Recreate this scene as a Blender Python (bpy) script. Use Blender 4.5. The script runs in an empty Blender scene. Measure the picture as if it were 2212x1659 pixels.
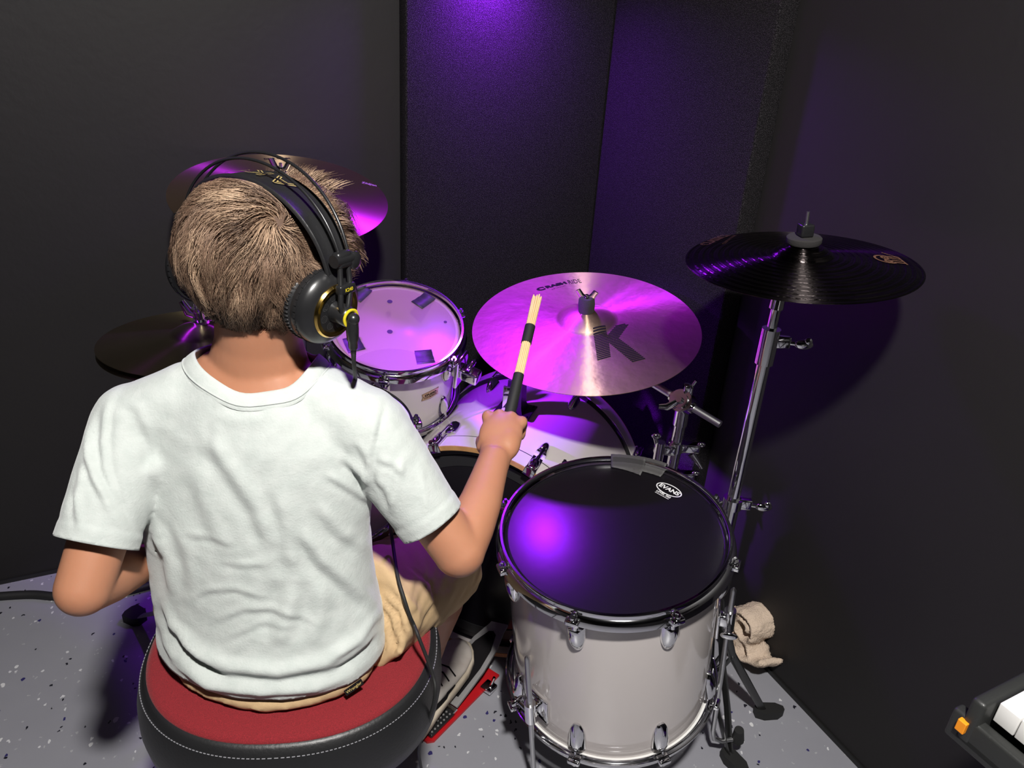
import bpy, bmesh, math, random
import numpy as np
from mathutils import Vector, Matrix
random.seed(7); rng = np.random.RandomState(11)
scene = bpy.context.scene
col = scene.collection
R = math.radians

# ---------------------------------------------------------------- camera
F = 1661.0; CX, CY = 1106.0, 829.5; CAM_H = 1.45
_d = Vector((-221.0, -3350.0, -F)).normalized()
_up = -_d
_b = Vector((0, 0, 1))
_fw = (-_b) - (-_b).dot(_up) * _up; _fw.normalize()
_rt = _fw.cross(_up)
RW = Matrix((_rt, _fw, _up))                 # camera space -> world
C0 = Vector((0, 0, CAM_H))
cam_d = bpy.data.cameras.new('camera'); cam = bpy.data.objects.new('camera', cam_d); col.objects.link(cam)
cam_d.sensor_fit = 'HORIZONTAL'; cam_d.sensor_width = 36.0; cam_d.lens = 36.0 * F / 2212.0
cam_d.clip_start = 0.02
cam.matrix_world = Matrix.Translation(C0) @ RW.to_4x4()
scene.camera = cam

def ray(u, v): return RW @ Vector(((u - CX) / F, -(v - CY) / F, -1.0))
def at(u, v, t): return C0 + t * ray(u, v)                      # a point at distance t
def onz(u, v, z):
    r = ray(u, v); return C0 + r * ((z - CAM_H) / r.z)
def onpl(u, v, c, n):
    r = ray(u, v); return C0 + r * ((c - C0).dot(n) / r.dot(n))

# ---------------------------------------------------------------- world, light, exposure
world = bpy.data.worlds.new('world'); scene.world = world; world.use_nodes = True
bg = world.node_tree.nodes['Background']; bg.inputs[0].default_value = (0.75, 0.8, 1.0, 1); bg.inputs[1].default_value = 0.012
def area(name, loc, target, size, power, color, spread=180):
    l = bpy.data.lights.new(name, 'AREA'); l.shape = 'DISK'; l.size = size; l.energy = power; l.color = color
    l.spread = R(spread)
    o = bpy.data.objects.new(name, l); col.objects.link(o); o.location = loc
    o.rotation_euler = (Vector(target) - Vector(loc)).to_track_quat('-Z', 'Y').to_euler()
    return o
CEIL = 2.42
LAMP = Vector((-0.10, 2.018, 1.565)); LAMP_T = Vector((-0.07, 2.01, 0.60))
FILL_LAMP = Vector((-1.22, 1.00, 1.50)); FILL_LAMP_T = Vector((0.14, 1.70, 0.58))
area('ceiling_lamp_light', (0.12, -0.12, CEIL - 0.045), (0.1, 0.9, 0.5), 0.13, 85, (1.0, 0.97, 0.93))
area('stage_light', LAMP + (LAMP_T - LAMP).normalized() * 0.004, LAMP_T, 0.10, 15.0, (0.30, 0.010, 1.0), 160)
area('purple_fill_light', FILL_LAMP + (FILL_LAMP_T - FILL_LAMP).normalized() * 0.004, FILL_LAMP_T, 0.07, 4.5, (0.30, 0.010, 1.0), 24)  # added fill from an unseen source, turns the bass drum top purple
scene.view_settings.view_transform = 'Standard'; scene.view_settings.look = 'None'
scene.view_settings.exposure = 0.0; scene.view_settings.gamma = 1.0; scene.view_settings.use_curve_mapping = False
scene.cycles.max_bounces = 6
scene.cycles.sample_clamp_indirect = 4.0

# ---------------------------------------------------------------- materials
def mat(name, c, rough=0.5, metal=0.0, **k):
    m = bpy.data.materials.new(name); m.use_nodes = True
    nt = m.node_tree; b = nt.nodes['Principled BSDF']
    b.inputs['Base Color'].default_value = (*c, 1); b.inputs['Roughness'].default_value = rough
    b.inputs['Metallic'].default_value = metal
    for key, v in k.items():
        if key in ('noise', 'bump', 'mix', 'rings'): continue
        b.inputs[key.replace('_', ' ')].default_value = v
    tc = nt.nodes.new('ShaderNodeTexCoord')
    if 'mix' in k:      # (scale, colour2, lo, hi)
        s, c2, lo, hi = k['mix']
        n = nt.nodes.new('ShaderNodeTexNoise'); n.inputs['Scale'].default_value = s; n.inputs['Detail'].default_value = 5
        nt.links.new(tc.outputs['Object'], n.inputs['Vector'])
        r = nt.nodes.new('ShaderNodeValToRGB'); r.color_ramp.elements[0].position = lo; r.color_ramp.elements[1].position = hi
        r.color_ramp.elements[0].color = (*c, 1); r.color_ramp.elements[1].color = (*c2, 1)
        nt.links.new(n.outputs[0], r.inputs[0]); nt.links.new(r.outputs[0], b.inputs['Base Color'])
    last = None
    for (s, st, dist) in k.get('bump', []):
        n = nt.nodes.new('ShaderNodeTexNoise'); n.inputs['Scale'].default_value = s; n.inputs['Detail'].default_value = 3
        nt.links.new(tc.outputs['Object'], n.inputs['Vector'])
        bp = nt.nodes.new('ShaderNodeBump'); bp.inputs['Strength'].default_value = st; bp.inputs['Distance'].default_value = dist
        nt.links.new(n.outputs[0], bp.inputs['Height'])
        if last: nt.links.new(last.outputs[0], bp.inputs['Normal'])
        last = bp
    if 'rings' in k:    # concentric lathe grooves (wave scale, strength, distance)
        for (s, st, dist) in k['rings']:
            w = nt.nodes.new('ShaderNodeTexWave'); w.wave_type = 'RINGS'; w.rings_direction = 'Z'
            w.inputs['Scale'].default_value = s; w.inputs['Distortion'].default_value = 1.2; w.inputs['Detail Scale'].default_value = 2
            nt.links.new(tc.outputs['Object'], w.inputs['Vector'])
            bp = nt.nodes.new('ShaderNodeBump'); bp.inputs['Strength'].default_value = st; bp.inputs['Distance'].default_value = dist
            nt.links.new(w.outputs[0], bp.inputs['Height'])
            if last: nt.links.new(last.outputs[0], bp.inputs['Normal'])
            last = bp
        b.inputs['Anisotropic Rotation'].default_value = 0.25
        t = nt.nodes.new('ShaderNodeTangent'); t.direction_type = 'RADIAL'; t.axis = 'Z'
        nt.links.new(t.outputs[0], b.inputs['Tangent'])
    if last: nt.links.new(last.outputs[0], b.inputs['Normal'])
    return m
M = {}
M['wall'] = mat('black_wall_paint', (0.0115, 0.0103, 0.0108), 0.62, Specular_IOR_Level=0.35, bump=[(60, .25, .002), (6, .3, .004)], mix=(1.3, (0.0150, 0.0134, 0.0140), .35, .75))
M['ceiling'] = mat('black_ceiling', (0.02, 0.02, 0.02), 0.8)
M['base'] = mat('base_black', (0.008, 0.008, 0.008), 0.5)
M['chrome'] = mat('chrome', (0.80, 0.80, 0.82), 0.07, 1.0)
M['brushed'] = mat('satin_steel', (0.55, 0.55, 0.56), 0.33, 1.0)
M['darkchrome'] = mat('dark_steel', (0.10, 0.10, 0.10), 0.28, 0.9)
M['shell'] = mat('white_lacquer', (0.62, 0.57, 0.555), 0.10, 0.0, Coat_Weight=0.6, Coat_Roughness=0.04, mix=(2.5, (0.61, 0.56, 0.54), .3, .7))
M['wood'] = mat('bare_wood_edge', (0.50, 0.27, 0.10), 0.5, mix=(40, (0.38, 0.19, 0.07), .3, .7))
M['blackplastic'] = mat('black_plastic', (0.012, 0.012, 0.013), 0.30)
M['rubber'] = mat('black_rubber', (0.010, 0.010, 0.010), 0.65, bump=[(200, .2, .001)])
M['leather'] = mat('black_leather', (0.012, 0.012, 0.013), 0.42, bump=[(260, .35, .0008), (25, .2, .003)])
M['felt'] = mat('grey_felt', (0.022, 0.020, 0.020), 0.95, bump=[(500, .6, .001)])
M['gold'] = mat('gold_ring', (0.75, 0.50, 0.14), 0.18, 1.0)
M['yellow'] = mat('yellow_ring', (0.62, 0.50, 0.02), 0.45)
M['goldprint'] = mat('gold_print', (0.42, 0.32, 0.12), 0.5)
M['ink'] = mat('black_ink', (0.006, 0.005, 0.006), 0.8, Specular_IOR_Level=0.15)
M['copper'] = mat('copper_print', (0.15, 0.075, 0.042), 0.5)
M['whiteprint'] = mat('white_print', (0.75, 0.75, 0.76), 0.5)
M['pinkprint'] = mat('pale_print', (0.32, 0.24, 0.26), 0.6)
M['ride'] = mat('bronze_brushed', (0.60, 0.42, 0.27), 0.34, 1.0, Anisotropic=0.72, bump=[(16, .30, .005), (45, .22, .002)], rings=[(90, .05, .0006)], mix=(5, (0.50, 0.36, 0.25), .35, .7))
M['bronze'] = mat('bronze_smooth', (0.56, 0.40, 0.26), 0.27, 1.0, Anisotropic=0.75, bump=[(8, .15, .004)], rings=[(120, .05, .0005)])
M['hat'] = mat('old_bronze', (0.33, 0.27, 0.15), 0.30, 1.0, Anisotropic=0.75, rings=[(140, .08, .0006)], mix=(6, (0.22, 0.18, 0.11), .3, .7))
M['darkcym'] = mat('black_bronze', (0.050, 0.042, 0.042), 0.20, 1.0, Anisotropic=0.6, rings=[(24, .75, .0022), (61, .5, .0010)])
M['headblack'] = mat('black_drum_film', (0.007, 0.006, 0.008), 0.25, 0.0, Specular_IOR_Level=0.38, bump=[(45, .06, .001)])
M['headclear'] = mat('frosted_drum_film', (0.47, 0.335, 0.29), 0.24, 0.0, bump=[(70, .08, .001)])
M['headdark'] = mat('smoky_drum_film', (0.035, 0.028, 0.055), 0.4)
M['inside'] = mat('inner_shell_ply', (0.62, 0.44, 0.42), 0.6)
M['headwhite'] = mat('white_drum_film', (0.7, 0.7, 0.68), 0.5)
M['tape'] = mat('grey_gaffer_tape', (0.055, 0.053, 0.053), 0.6, bump=[(120, .3, .001), (18, .5, .004)])
M['tapedark'] = mat('dark_gaffer_tape', (0.022, 0.021, 0.024), 0.6, bump=[(120, .3, .001)])
M['shirt'] = mat('pale_cotton', (0.42, 0.455, 0.435), 0.9, 0.0, Sheen_Weight=0.25, bump=[(420, .35, .0012), (130, .40, .0014)], mix=(60, (0.47, 0.50, 0.48), .3, .7))
M['skin'] = mat('skin', (0.39, 0.170, 0.094), 0.5, 0.0, Subsurface_Weight=0.12, Subsurface_Scale=0.01, bump=[(300, .12, .0006)], mix=(14, (0.43, 0.195, 0.112), .3, .7))
M['nail'] = mat('nail', (0.66, 0.38, 0.29), 0.3)
M['eye'] = mat('eye_white', (0.75, 0.72, 0.70), 0.2)
M['iris'] = mat('iris', (0.03, 0.05, 0.06), 0.1)
M['lip'] = mat('lip', (0.50, 0.18, 0.14), 0.45)
M['shorts'] = mat('khaki_twill', (0.47, 0.325, 0.175), 0.85, 0.0, bump=[(600, .3, .0008), (22, .5, .006)])
M['redfabric'] = mat('red_velour', (0.15, 0.004, 0.008), 0.9, 0.0, Sheen_Weight=0.08, bump=[(700, .7, .0012)], mix=(1100, (0.27, 0.009, 0.016), .42, .68))
M['stitch'] = mat('stitch_thread', (0.22, 0.22, 0.24), 0.7)
M['shoe'] = mat('white_shoe_leather', (0.62, 0.57, 0.52), 0.55, 0.0, bump=[(30, .4, .004)], mix=(16, (0.44, 0.38, 0.34), .45, .75))
M['sole'] = mat('shoe_sole', (0.50, 0.43, 0.34), 0.7, 0.0, mix=(22, (0.36, 0.30, 0.22), .4, .7))
M['redpaint'] = mat('red_painted_plate', (0.45, 0.010, 0.015), 0.35)
M['greymetal'] = mat('grey_cast_metal', (0.40, 0.39, 0.39), 0.45, 0.6)
M['bamboo'] = mat('bamboo_dowel', (0.72, 0.45, 0.22), 0.55, 0.0, mix=(30, (0.80, 0.56, 0.31), .3, .7))
M['towel'] = mat('cream_terry', (0.62, 0.49, 0.38), 0.95, 0.0, bump=[(260, .9, .003)])
M['keywhite'] = mat('white_key', (0.75, 0.74, 0.72), 0.25)
M['kbcase'] = mat('keyboard_case', (0.022, 0.023, 0.022), 0.42, bump=[(400, .25, .0008)])
M['orange'] = mat('orange_tab', (0.85, 0.28, 0.01), 0.45)
M['silver'] = mat('worn_silver', (0.5, 0.5, 0.5), 0.4, 0.8)
M['badge'] = mat('badge_metal', (0.58, 0.42, 0.26), 0.25, 0.9)
M['carpet'] = mat('charcoal_carpet', (0.0085, 0.0075, 0.0085), 1.0, 0.0, Specular_IOR_Level=0.1, bump=[(900, 1.0, .003), (260, .5, .003)], mix=(650, (0.120, 0.108, 0.120), .50, .78))
def hair_mat():
    m = bpy.data.materials.new('brown_hair'); m.use_nodes = True; nt = m.node_tree; b = nt.nodes['Principled BSDF']
    a = nt.nodes.new('ShaderNodeAttribute'); a.attribute_name = 'tone'
    r = nt.nodes.new('ShaderNodeValToRGB'); e = r.color_ramp.elements
    e[0].color = (0.045, 0.024, 0.016, 1); e[1].color = (0.50, 0.35, 0.235, 1)
    x = e.new(0.5); x.color = (0.20, 0.122, 0.080, 1)
    nt.links.new(a.outputs['Fac'], r.inputs[0]); nt.links.new(r.outputs[0], b.inputs['Base Color'])
    b.inputs['Roughness'].default_value = 0.55; b.inputs['Specular IOR Level'].default_value = 0.35
    return m
M['hair'] = hair_mat()
def floor_mat():
    m = bpy.data.materials.new('grey_flake_floor'); m.use_nodes = True; nt = m.node_tree; b = nt.nodes['Principled BSDF']
    tc = nt.nodes.new('ShaderNodeTexCoord'); base = (0.135, 0.135, 0.155, 1)
    cur = None
    for (sc, thr, colr, seed, dens) in ((85, 0.26, (0.62, 0.62, 0.64, 1), 0, 0.962), (85, 0.22, (0.012, 0.012, 0.02, 1), 7.3, 0.972), (48, 0.22, (0.66, 0.66, 0.67, 1), 3.1, 0.978), (150, .30, (0.4, 0.4, 0.42, 1), 12.7, 0.975), (60, .2, (0.03, 0.025, 0.12, 1), 21.0, 0.982)):
        mp = nt.nodes.new('ShaderNodeMapping'); mp.inputs['Location'].default_value = (seed, seed * 1.7, 0); mp.inputs['Scale'].default_value = (1, 0.8, 1)
        nt.links.new(tc.outputs['Object'], mp.inputs[0])
        nz = nt.nodes.new('ShaderNodeTexNoise'); nz.inputs['Scale'].default_value = sc * 1.3
        nt.links.new(mp.outputs[0], nz.inputs['Vector'])
        ad = nt.nodes.new('ShaderNodeVectorMath'); ad.operation = 'MULTIPLY_ADD'
        ad.inputs[1].default_value = (0.012, 0.012, 0); nt.links.new(nz.outputs['Color'], ad.inputs[0]); nt.links.new(mp.outputs[0], ad.inputs[2])
        v = nt.nodes.new('ShaderNodeTexVoronoi'); v.voronoi_dimensions = '2D'; v.inputs['Scale'].default_value = sc
        nt.links.new(ad.outputs[0], v.inputs['Vector'])
        lt = nt.nodes.new('ShaderNodeMath'); lt.operation = 'LESS_THAN'; lt.inputs[1].default_value = thr
        nt.links.new(v.outputs['Distance'], lt.inputs[0])
        sp = nt.nodes.new('ShaderNodeSeparateColor'); nt.links.new(v.outputs['Color'], sp.inputs[0])
        gt = nt.nodes.new('ShaderNodeMath'); gt.operation = 'GREATER_THAN'; gt.inputs[1].default_value = dens
        nt.links.new(sp.outputs[0], gt.inputs[0])
        mu = nt.nodes.new('ShaderNodeMath'); mu.operation = 'MULTIPLY'; nt.links.new(lt.outputs[0], mu.inputs[0]); nt.links.new(gt.outputs[0], mu.inputs[1])
        mx = nt.nodes.new('ShaderNodeMix'); mx.data_type = 'RGBA'; nt.links.new(mu.outputs[0], mx.inputs['Factor'])
        if cur is None:
            n2 = nt.nodes.new('ShaderNodeTexNoise'); n2.inputs['Scale'].default_value = 3.0; n2.inputs['Detail'].default_value = 6
            nt.links.new(tc.outputs['Object'], n2.inputs['Vector'])
            rp = nt.nodes.new('ShaderNodeValToRGB'); rp.color_ramp.elements[0].color = (0.24, 0.24, 0.27, 1); rp.color_ramp.elements[1].color = (0.31, 0.31, 0.34, 1)
            nt.links.new(n2.outputs[0], rp.inputs[0]); nt.links.new(rp.outputs[0], mx.inputs['A'])
        else: nt.links.new(cur, mx.inputs['A'])
        mx.inputs['B'].default_value = colr; cur = mx.outputs['Result']
    nt.links.new(cur, b.inputs['Base Color']); b.inputs['Roughness'].default_value = 0.38
    n3 = nt.nodes.new('ShaderNodeTexNoise'); n3.inputs['Scale'].default_value = 12; n3.inputs['Detail'].default_value = 4
    nt.links.new(tc.outputs['Object'], n3.inputs['Vector'])
    bp = nt.nodes.new('ShaderNodeBump'); bp.inputs['Strength'].default_value = 0.3; bp.inputs['Distance'].default_value = 0.006
    nt.links.new(n3.outputs[0], bp.inputs['Height']); nt.links.new(bp.outputs[0], b.inputs['Normal'])
    return m
M['floor'] = floor_mat()
def lathed(key, r1, r2, a2, fac):
    # brushed metal: lathe grooves spread light along the radius, a second duller lobe lies under it
    m = M[key]; nt = m.node_tree; b = nt.nodes['Principled BSDF']; out = [n for n in nt.nodes if n.type == 'OUTPUT_MATERIAL'][0]
    b.inputs['Roughness'].default_value = r1; b.inputs['Anisotropic'].default_value = 1.0
    b2 = nt.nodes.new('ShaderNodeBsdfPrincipled')
    for i in b.inputs:
        if i.is_linked: nt.links.new(i.links[0].from_socket, b2.inputs[i.name])
        elif hasattr(i, 'default_value') and i.name in ('Base Color', 'Metallic', 'Anisotropic Rotation'): b2.inputs[i.name].default_value = i.default_value
    b2.inputs['Roughness'].default_value = r2; b2.inputs['Anisotropic'].default_value = a2
    mx = nt.nodes.new('ShaderNodeMixShader'); mx.inputs[0].default_value = fac
    nt.links.new(b.outputs[0], mx.inputs[1]); nt.links.new(b2.outputs[0], mx.inputs[2]); nt.links.new(mx.outputs[0], out.inputs['Surface'])
lathed('ride', .46, .50, .4, .62); lathed('bronze', .44, .30, .6, .5); lathed('hat', .44, .32, .6, .5); lathed('darkcym', .36, .20, .7, .5)
def film():
    m = M['headclear']; nt = m.node_tree; b = nt.nodes['Principled BSDF']; out = [n for n in nt.nodes if n.type == 'OUTPUT_MATERIAL'][0]
    t = nt.nodes.new('ShaderNodeBsdfTransparent'); t.inputs[0].default_value = (.93, .88, .92, 1); mx = nt.nodes.new('ShaderNodeMixShader'); mx.inputs[0].default_value = .31
    nt.links.new(t.outputs[0], mx.inputs[1]); nt.links.new(b.outputs[0], mx.inputs[2]); nt.links.new(mx.outputs[0], out.inputs['Surface'])
film()
def emis(name, c, s):
    m = bpy.data.materials.new(name); m.use_nodes = True; b = m.node_tree.nodes['Principled BSDF']
    b.inputs['Base Color'].default_value = (*c, 1); b.inputs['Emission Color'].default_value = (*c, 1); b.inputs['Emission Strength'].default_value = s
    return m
M['lens'] = emis('purple_lens', (0.42, 0.02, 1.0), 9)
M['diffuser'] = emis('lamp_diffuser', (1.0, 0.97, 0.93), 12)

# ---------------------------------------------------------------- mesh builder
def frame(z, x=None):
    z = Vector(z).normalized(); x = Vector(x) if x is not None else (Vector((1, 0, 0)) if abs(z.x) < .9 else Vector((0, 1, 0)))
    x = (x - x.dot(z) * z).normalized(); y = z.cross(x)
    return Matrix((x, y, z)).transposed()
def mtx(loc, z=(0, 0, 1), x=None): return Matrix.Translation(loc) @ frame(z, x).to_4x4()
class MB:
    def __init__(s): s.v = []; s.f = []; s.mi = []
    def add(s, vs, fs, m=None, mi=0):
        o = len(s.v)
        s.v += [tuple(m @ Vector(p)) if m is not None else tuple(p) for p in vs]
        s.f += [tuple(i + o for i in f) for f in fs]; s.mi += [mi] * len(fs); return s
    def box(s, size, m=None, bev=0.0, mi=0):
        x, y, z = [a / 2 for a in size]
        if bev <= 0:
            vs = [(i, j, k) for i in (-x, x) for j in (-y, y) for k in (-z, z)]
            return s.add(vs, [(0, 1, 3, 2), (4, 6, 7, 5), (0, 4, 5, 1), (2, 3, 7, 6), (0, 2, 6, 4), (1, 5, 7, 3)], m, mi)
        bm = bmesh.new(); bmesh.ops.create_cube(bm, size=1)
        for q in bm.verts: q.co = Vector((q.co.x * size[0], q.co.y * size[1], q.co.z * size[2]))
        bmesh.ops.bevel(bm, geom=list(bm.edges), offset=bev, segments=3, profile=.5, affect='EDGES')
        return s.bm(bm, m, mi)
    def bm(s, bm, m=None, mi=0):
        bm.verts.index_update(); s.add([q.co[:] for q in bm.verts], [[q.index for q in f.verts] for f in bm.faces], m, mi); bm.free(); return s
    def tube(s, pts, rad, n=12, m=None, caps=True, mi=0, flat=None, closed=False):
        pts = [Vector(p) for p in pts]; N = len(pts)
        if not hasattr(rad, '__len__'): rad = [rad] * N
        vs = []; prev = None
        for i, p in enumerate(pts):
            if closed: t = pts[(i + 1) % N] - pts[i - 1]
            else: t = pts[min(i + 1, N - 1)] - pts[max(i - 1, 0)]
            t = t.normalized() if t.length > 1e-9 else Vector((0, 0, 1))
            if prev is None:
                a = Vector((0, 0, 1)) if abs(t.z) < .9 else Vector((1, 0, 0))
                if flat is not None: a = Vector(flat)
                x = (a - a.dot(t) * t).normalized()
            else: x = (prev - prev.dot(t) * t).normalized()
            prev = x; y = t.cross(x)
            r = rad[i]; ra, rb = r if hasattr(r, '__len__') else (r, r)
            for k in range(n):
                q = 2 * math.pi * k / n; vs.append(p + x * (ra * math.cos(q)) + y * (rb * math.sin(q)))
        fs = []
        for i in range(N if closed else N - 1):
            j = (i + 1) % N
            for k in range(n):
                k2 = (k + 1) % n; fs.append((i * n + k, i * n + k2, j * n + k2, j * n + k))
        if caps and not closed: fs += [tuple(range(n - 1, -1, -1)), tuple((N - 1) * n + k for k in range(n))]
        return s.add(vs, fs, m, mi)
    def cyl(s, a, b, r0, r1=None, n=20, m=None, mi=0): return s.tube([a, b], [r0, r1 if r1 is not None else r0], n, m, True, mi)
    def lathe(s, prof, n=96, m=None, closed=False, mi=0, sx=1.0, sy=1.0):
        vs = []; P = len(prof)
        for (r, z) in prof:
            for k in range(n):
                q = 2 * math.pi * k / n; vs.append((r * math.cos(q) * sx, r * math.sin(q) * sy, z))
        fs = []
        for i in range(P if closed else P - 1):
            j = (i + 1) % P
            for k in range(n):
                k2 = (k + 1) % n; fs.append((i * n + k, i * n + k2, j * n + k2, j * n + k))
        return s.add(vs, fs, m, mi)
    def ell(s, c, r, m=None, n=24, rot=None, mi=0):
        bm = bmesh.new(); bmesh.ops.create_uvsphere(bm, u_segments=n, v_segments=n // 2, radius=1)
        r = r if hasattr(r, '__len__') else (r, r, r)
        X = Matrix.Translation(c) @ (rot.to_4x4() if rot is not None else Matrix.Identity(4)) @ Matrix.Diagonal((*r, 1))
        return s.bm(bm, (m @ X) if m is not None else X, mi)
    def prism(s, poly, h, m=None, mi=0):
        n = len(poly); vs = [(x, y, 0) for x, y in poly] + [(x, y, h) for x, y in poly]
        return s.add(vs, [tuple(range(n - 1, -1, -1)), tuple(range(n, 2 * n))] + [(i, (i + 1) % n, n + (i + 1) % n, n + i) for i in range(n)], m, mi)
    def spring(s): return s
XF = {}
def empty(name, m, label=None, cat=None, group=None, kind=None):
    o = bpy.data.objects.new(name, None); col.objects.link(o); o.empty_display_size = .05
    if not isinstance(m, Matrix): m = Matrix.Translation(m)
    o.matrix_world = m; XF[o.name] = m.copy(); tag(o, label, cat, group, kind); return o
def tag(o, label=None, cat=None, group=None, kind=None):
    for k, v in (('label', label), ('category', cat), ('group', group), ('kind', kind)):
        if v: o[k] = v
    return o
def build(name, mb, mt, parent=None, smooth=35, world=False, recalc=True):
    me = bpy.data.meshes.new(name); me.from_pydata(mb.v, [], mb.f)
    if world and parent is not None: me.transform(XF[parent.name].inverted())
    bm = bmesh.new(); bm.from_mesh(me)
    if recalc: bmesh.ops.recalc_face_normals(bm, faces=bm.faces)
    bm.to_mesh(me); bm.free()
    return link(name, me, mt, parent, smooth, mb.mi if len(mb.mi) == len(me.polygons) else None)
def link(name, me, mt, parent=None, smooth=35, mi=None):
    for q in (mt if isinstance(mt, (list, tuple)) else [mt]): me.materials.append(q)
    if mi is not None and any(mi): me.polygons.foreach_set('material_index', mi)
    if smooth:
        me.shade_smooth()
        if smooth < 180:
            me.set_sharp_from_angle(angle=R(smooth))
    o = bpy.data.objects.new(name, me); col.objects.link(o)
    if parent is not None:
        o.parent = parent; XF[o.name] = XF[parent.name]
    else: XF[o.name] = Matrix.Identity(4)
    return o
def fuse(mb, voxel, it=6, fac=0.5):
    me = bpy.data.meshes.new('tmp'); me.from_pydata(mb.v, [], mb.f)
    bm = bmesh.new(); bm.from_mesh(me); bmesh.ops.recalc_face_normals(bm, faces=bm.faces); bm.to_mesh(me); bm.free()
    o = bpy.data.objects.new('tmp', me); col.objects.link(o)
    r = o.modifiers.new('r', 'REMESH'); r.mode = 'VOXEL'; r.voxel_size = voxel
    if it: q = o.modifiers.new('s', 'SMOOTH'); q.iterations = it; q.factor = fac
    dg = bpy.context.evaluated_depsgraph_get(); ev = o.evaluated_get(dg)
    out = bpy.data.meshes.new_from_object(ev, depsgraph=dg)
    bpy.data.objects.remove(o); bpy.data.meshes.remove(me); out.materials.clear(); return out
_tc = {}
def text(s, size=1.0, bold=0.0, outline=0.0, spacing=1.0):
    cu = bpy.data.curves.new('t', 'FONT'); cu.body = s; cu.size = 1.0; cu.align_x = 'CENTER'; cu.align_y = 'CENTER'; cu.offset = bold; cu.space_character = spacing
    cu.resolution_u = 4
    if outline: cu.fill_mode = 'NONE'; cu.bevel_depth = outline; cu.bevel_resolution = 0
    o = bpy.data.objects.new('t', cu); col.objects.link(o)
    dg = bpy.context.evaluated_depsgraph_get(); me = bpy.data.meshes.new_from_object(o.evaluated_get(dg), depsgraph=dg)
    vs = [(v.co.x * size, v.co.y * size, v.co.z * size * 0) for v in me.vertices]; fs = [tuple(p.vertices) for p in me.polygons]
    bpy.data.objects.remove(o); bpy.data.curves.remove(cu); bpy.data.meshes.remove(me)
    return vs, fs
def circ(n, r=1.0): return [(r * math.cos(2 * math.pi * k / n), r * math.sin(2 * math.pi * k / n)) for k in range(n)]
def spline(pts, n=8):
    pts = [Vector(p) for p in pts]; P = [pts[0] * 2 - pts[1]] + pts + [pts[-1] * 2 - pts[-2]]; out = []
    for i in range(1, len(P) - 2):
        for k in range(n):
            t = k / n; a, b, c, d = P[i - 1:i + 3]
            out.append(0.5 * ((2 * b) + (c - a) * t + (2 * a - 5 * b + 4 * c - d) * t * t + (-a + 3 * b - 3 * c + d) * t ** 3))
    out.append(pts[-1]); return out

# ---------------------------------------------------------------- the room
KC = Vector((0.233, 2.317, 0)); LD = Vector((-0.8944, -0.4472, 0)); RD = Vector((0.4472, -0.8944, 0))
LW, RWL = 3.2, 4.0
def wall(name, a, b, z0, z1, inward, mt, th=0.10):
    a = Vector(a); b = Vector(b); n = Vector(inward).normalized(); mb = MB()
    p = [a, b, b - n * th, a - n * th]
    mb.add([(*q.xy, z) for z in (z0, z1) for q in p], [(0, 1, 2, 3), (4, 7, 6, 5), (0, 4, 5, 1), (1, 5, 6, 2), (2, 6, 7, 3), (3, 7, 4, 0)])
    return tag(build(name, mb, mt, smooth=0), kind='structure')
c_l = KC + LD * LW; c_r = KC + RD * RWL; c_b = KC + LD * LW + RD * RWL
wall('wall_left', KC - LD * .1, c_l + LD * .1, 0, CEIL, RD, M['wall']); wall('wall_right', KC, c_r, 0, CEIL, LD, M['wall'])
wall('wall_back', c_r - LD * .1, c_b + LD * .1, 0, CEIL, -RD, M['wall']); wall('wall_front', c_l, c_b, 0, CEIL, -LD, M['wall'])
for nm, z0, z1, mt in (('floor', -0.1, 0.0, M['floor']), ('ceiling', CEIL, CEIL + .1, M['ceiling'])):
    mb = MB(); p = [KC - LD * .1 - RD * .1, c_l + LD * .1 - RD * .1, c_b + LD * .1 + RD * .1, c_r - LD * .1 + RD * .1]
    mb.add([(*q.xy, z) for z in (z0, z1) for q in p], [(0, 1, 2, 3), (4, 7, 6, 5), (0, 4, 5, 1), (1, 5, 6, 2), (2, 6, 7, 3), (3, 7, 4, 0)])
    tag(build(nm, mb, mt, smooth=0), kind='structure')
for nm, a, b, inw in (('baseboard_left', KC, c_l, RD), ('baseboard_right', KC, c_r, LD)):
    mb = MB(); a = Vector(a); b = Vector(b); d = (b - a).normalized()
    m = Matrix.Translation((a + b) / 2 + inw * .002 + Vector((0, 0, .006))) @ frame((0, 0, 1), d).to_4x4()
    mb.box(((b - a).length, .004, .012), m); tag(build(nm, mb, M['base'], smooth=0), kind='structure')
# two carpeted panels in the corner
PT = 0.052
def panel(a, d, inw, w, lab, z0=0.32):
    c = a + d * (w / 2) + inw * (PT / 2 + .001); c.z = z0 + (2.2 - z0) / 2
    m = Matrix.Translation(c) @ frame(inw, d).to_4x4()
    root = empty('acoustic_panel', m, lab, 'acoustic panel', 'carpeted panels in the corner')
    mb = MB().box((w, 2.2 - z0, PT), None, .006)
    build('panel_face', mb, M['carpet'], root)
    return root
panel(KC + LD * (PT + .004), LD, RD, .625 - PT, 'charcoal carpeted wall panel left of the corner, brightest under the purple light')
panel(KC + RD * .002, RD, LD, .655, 'charcoal carpeted wall panel right of the corner, dim purple at its left edge')
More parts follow.
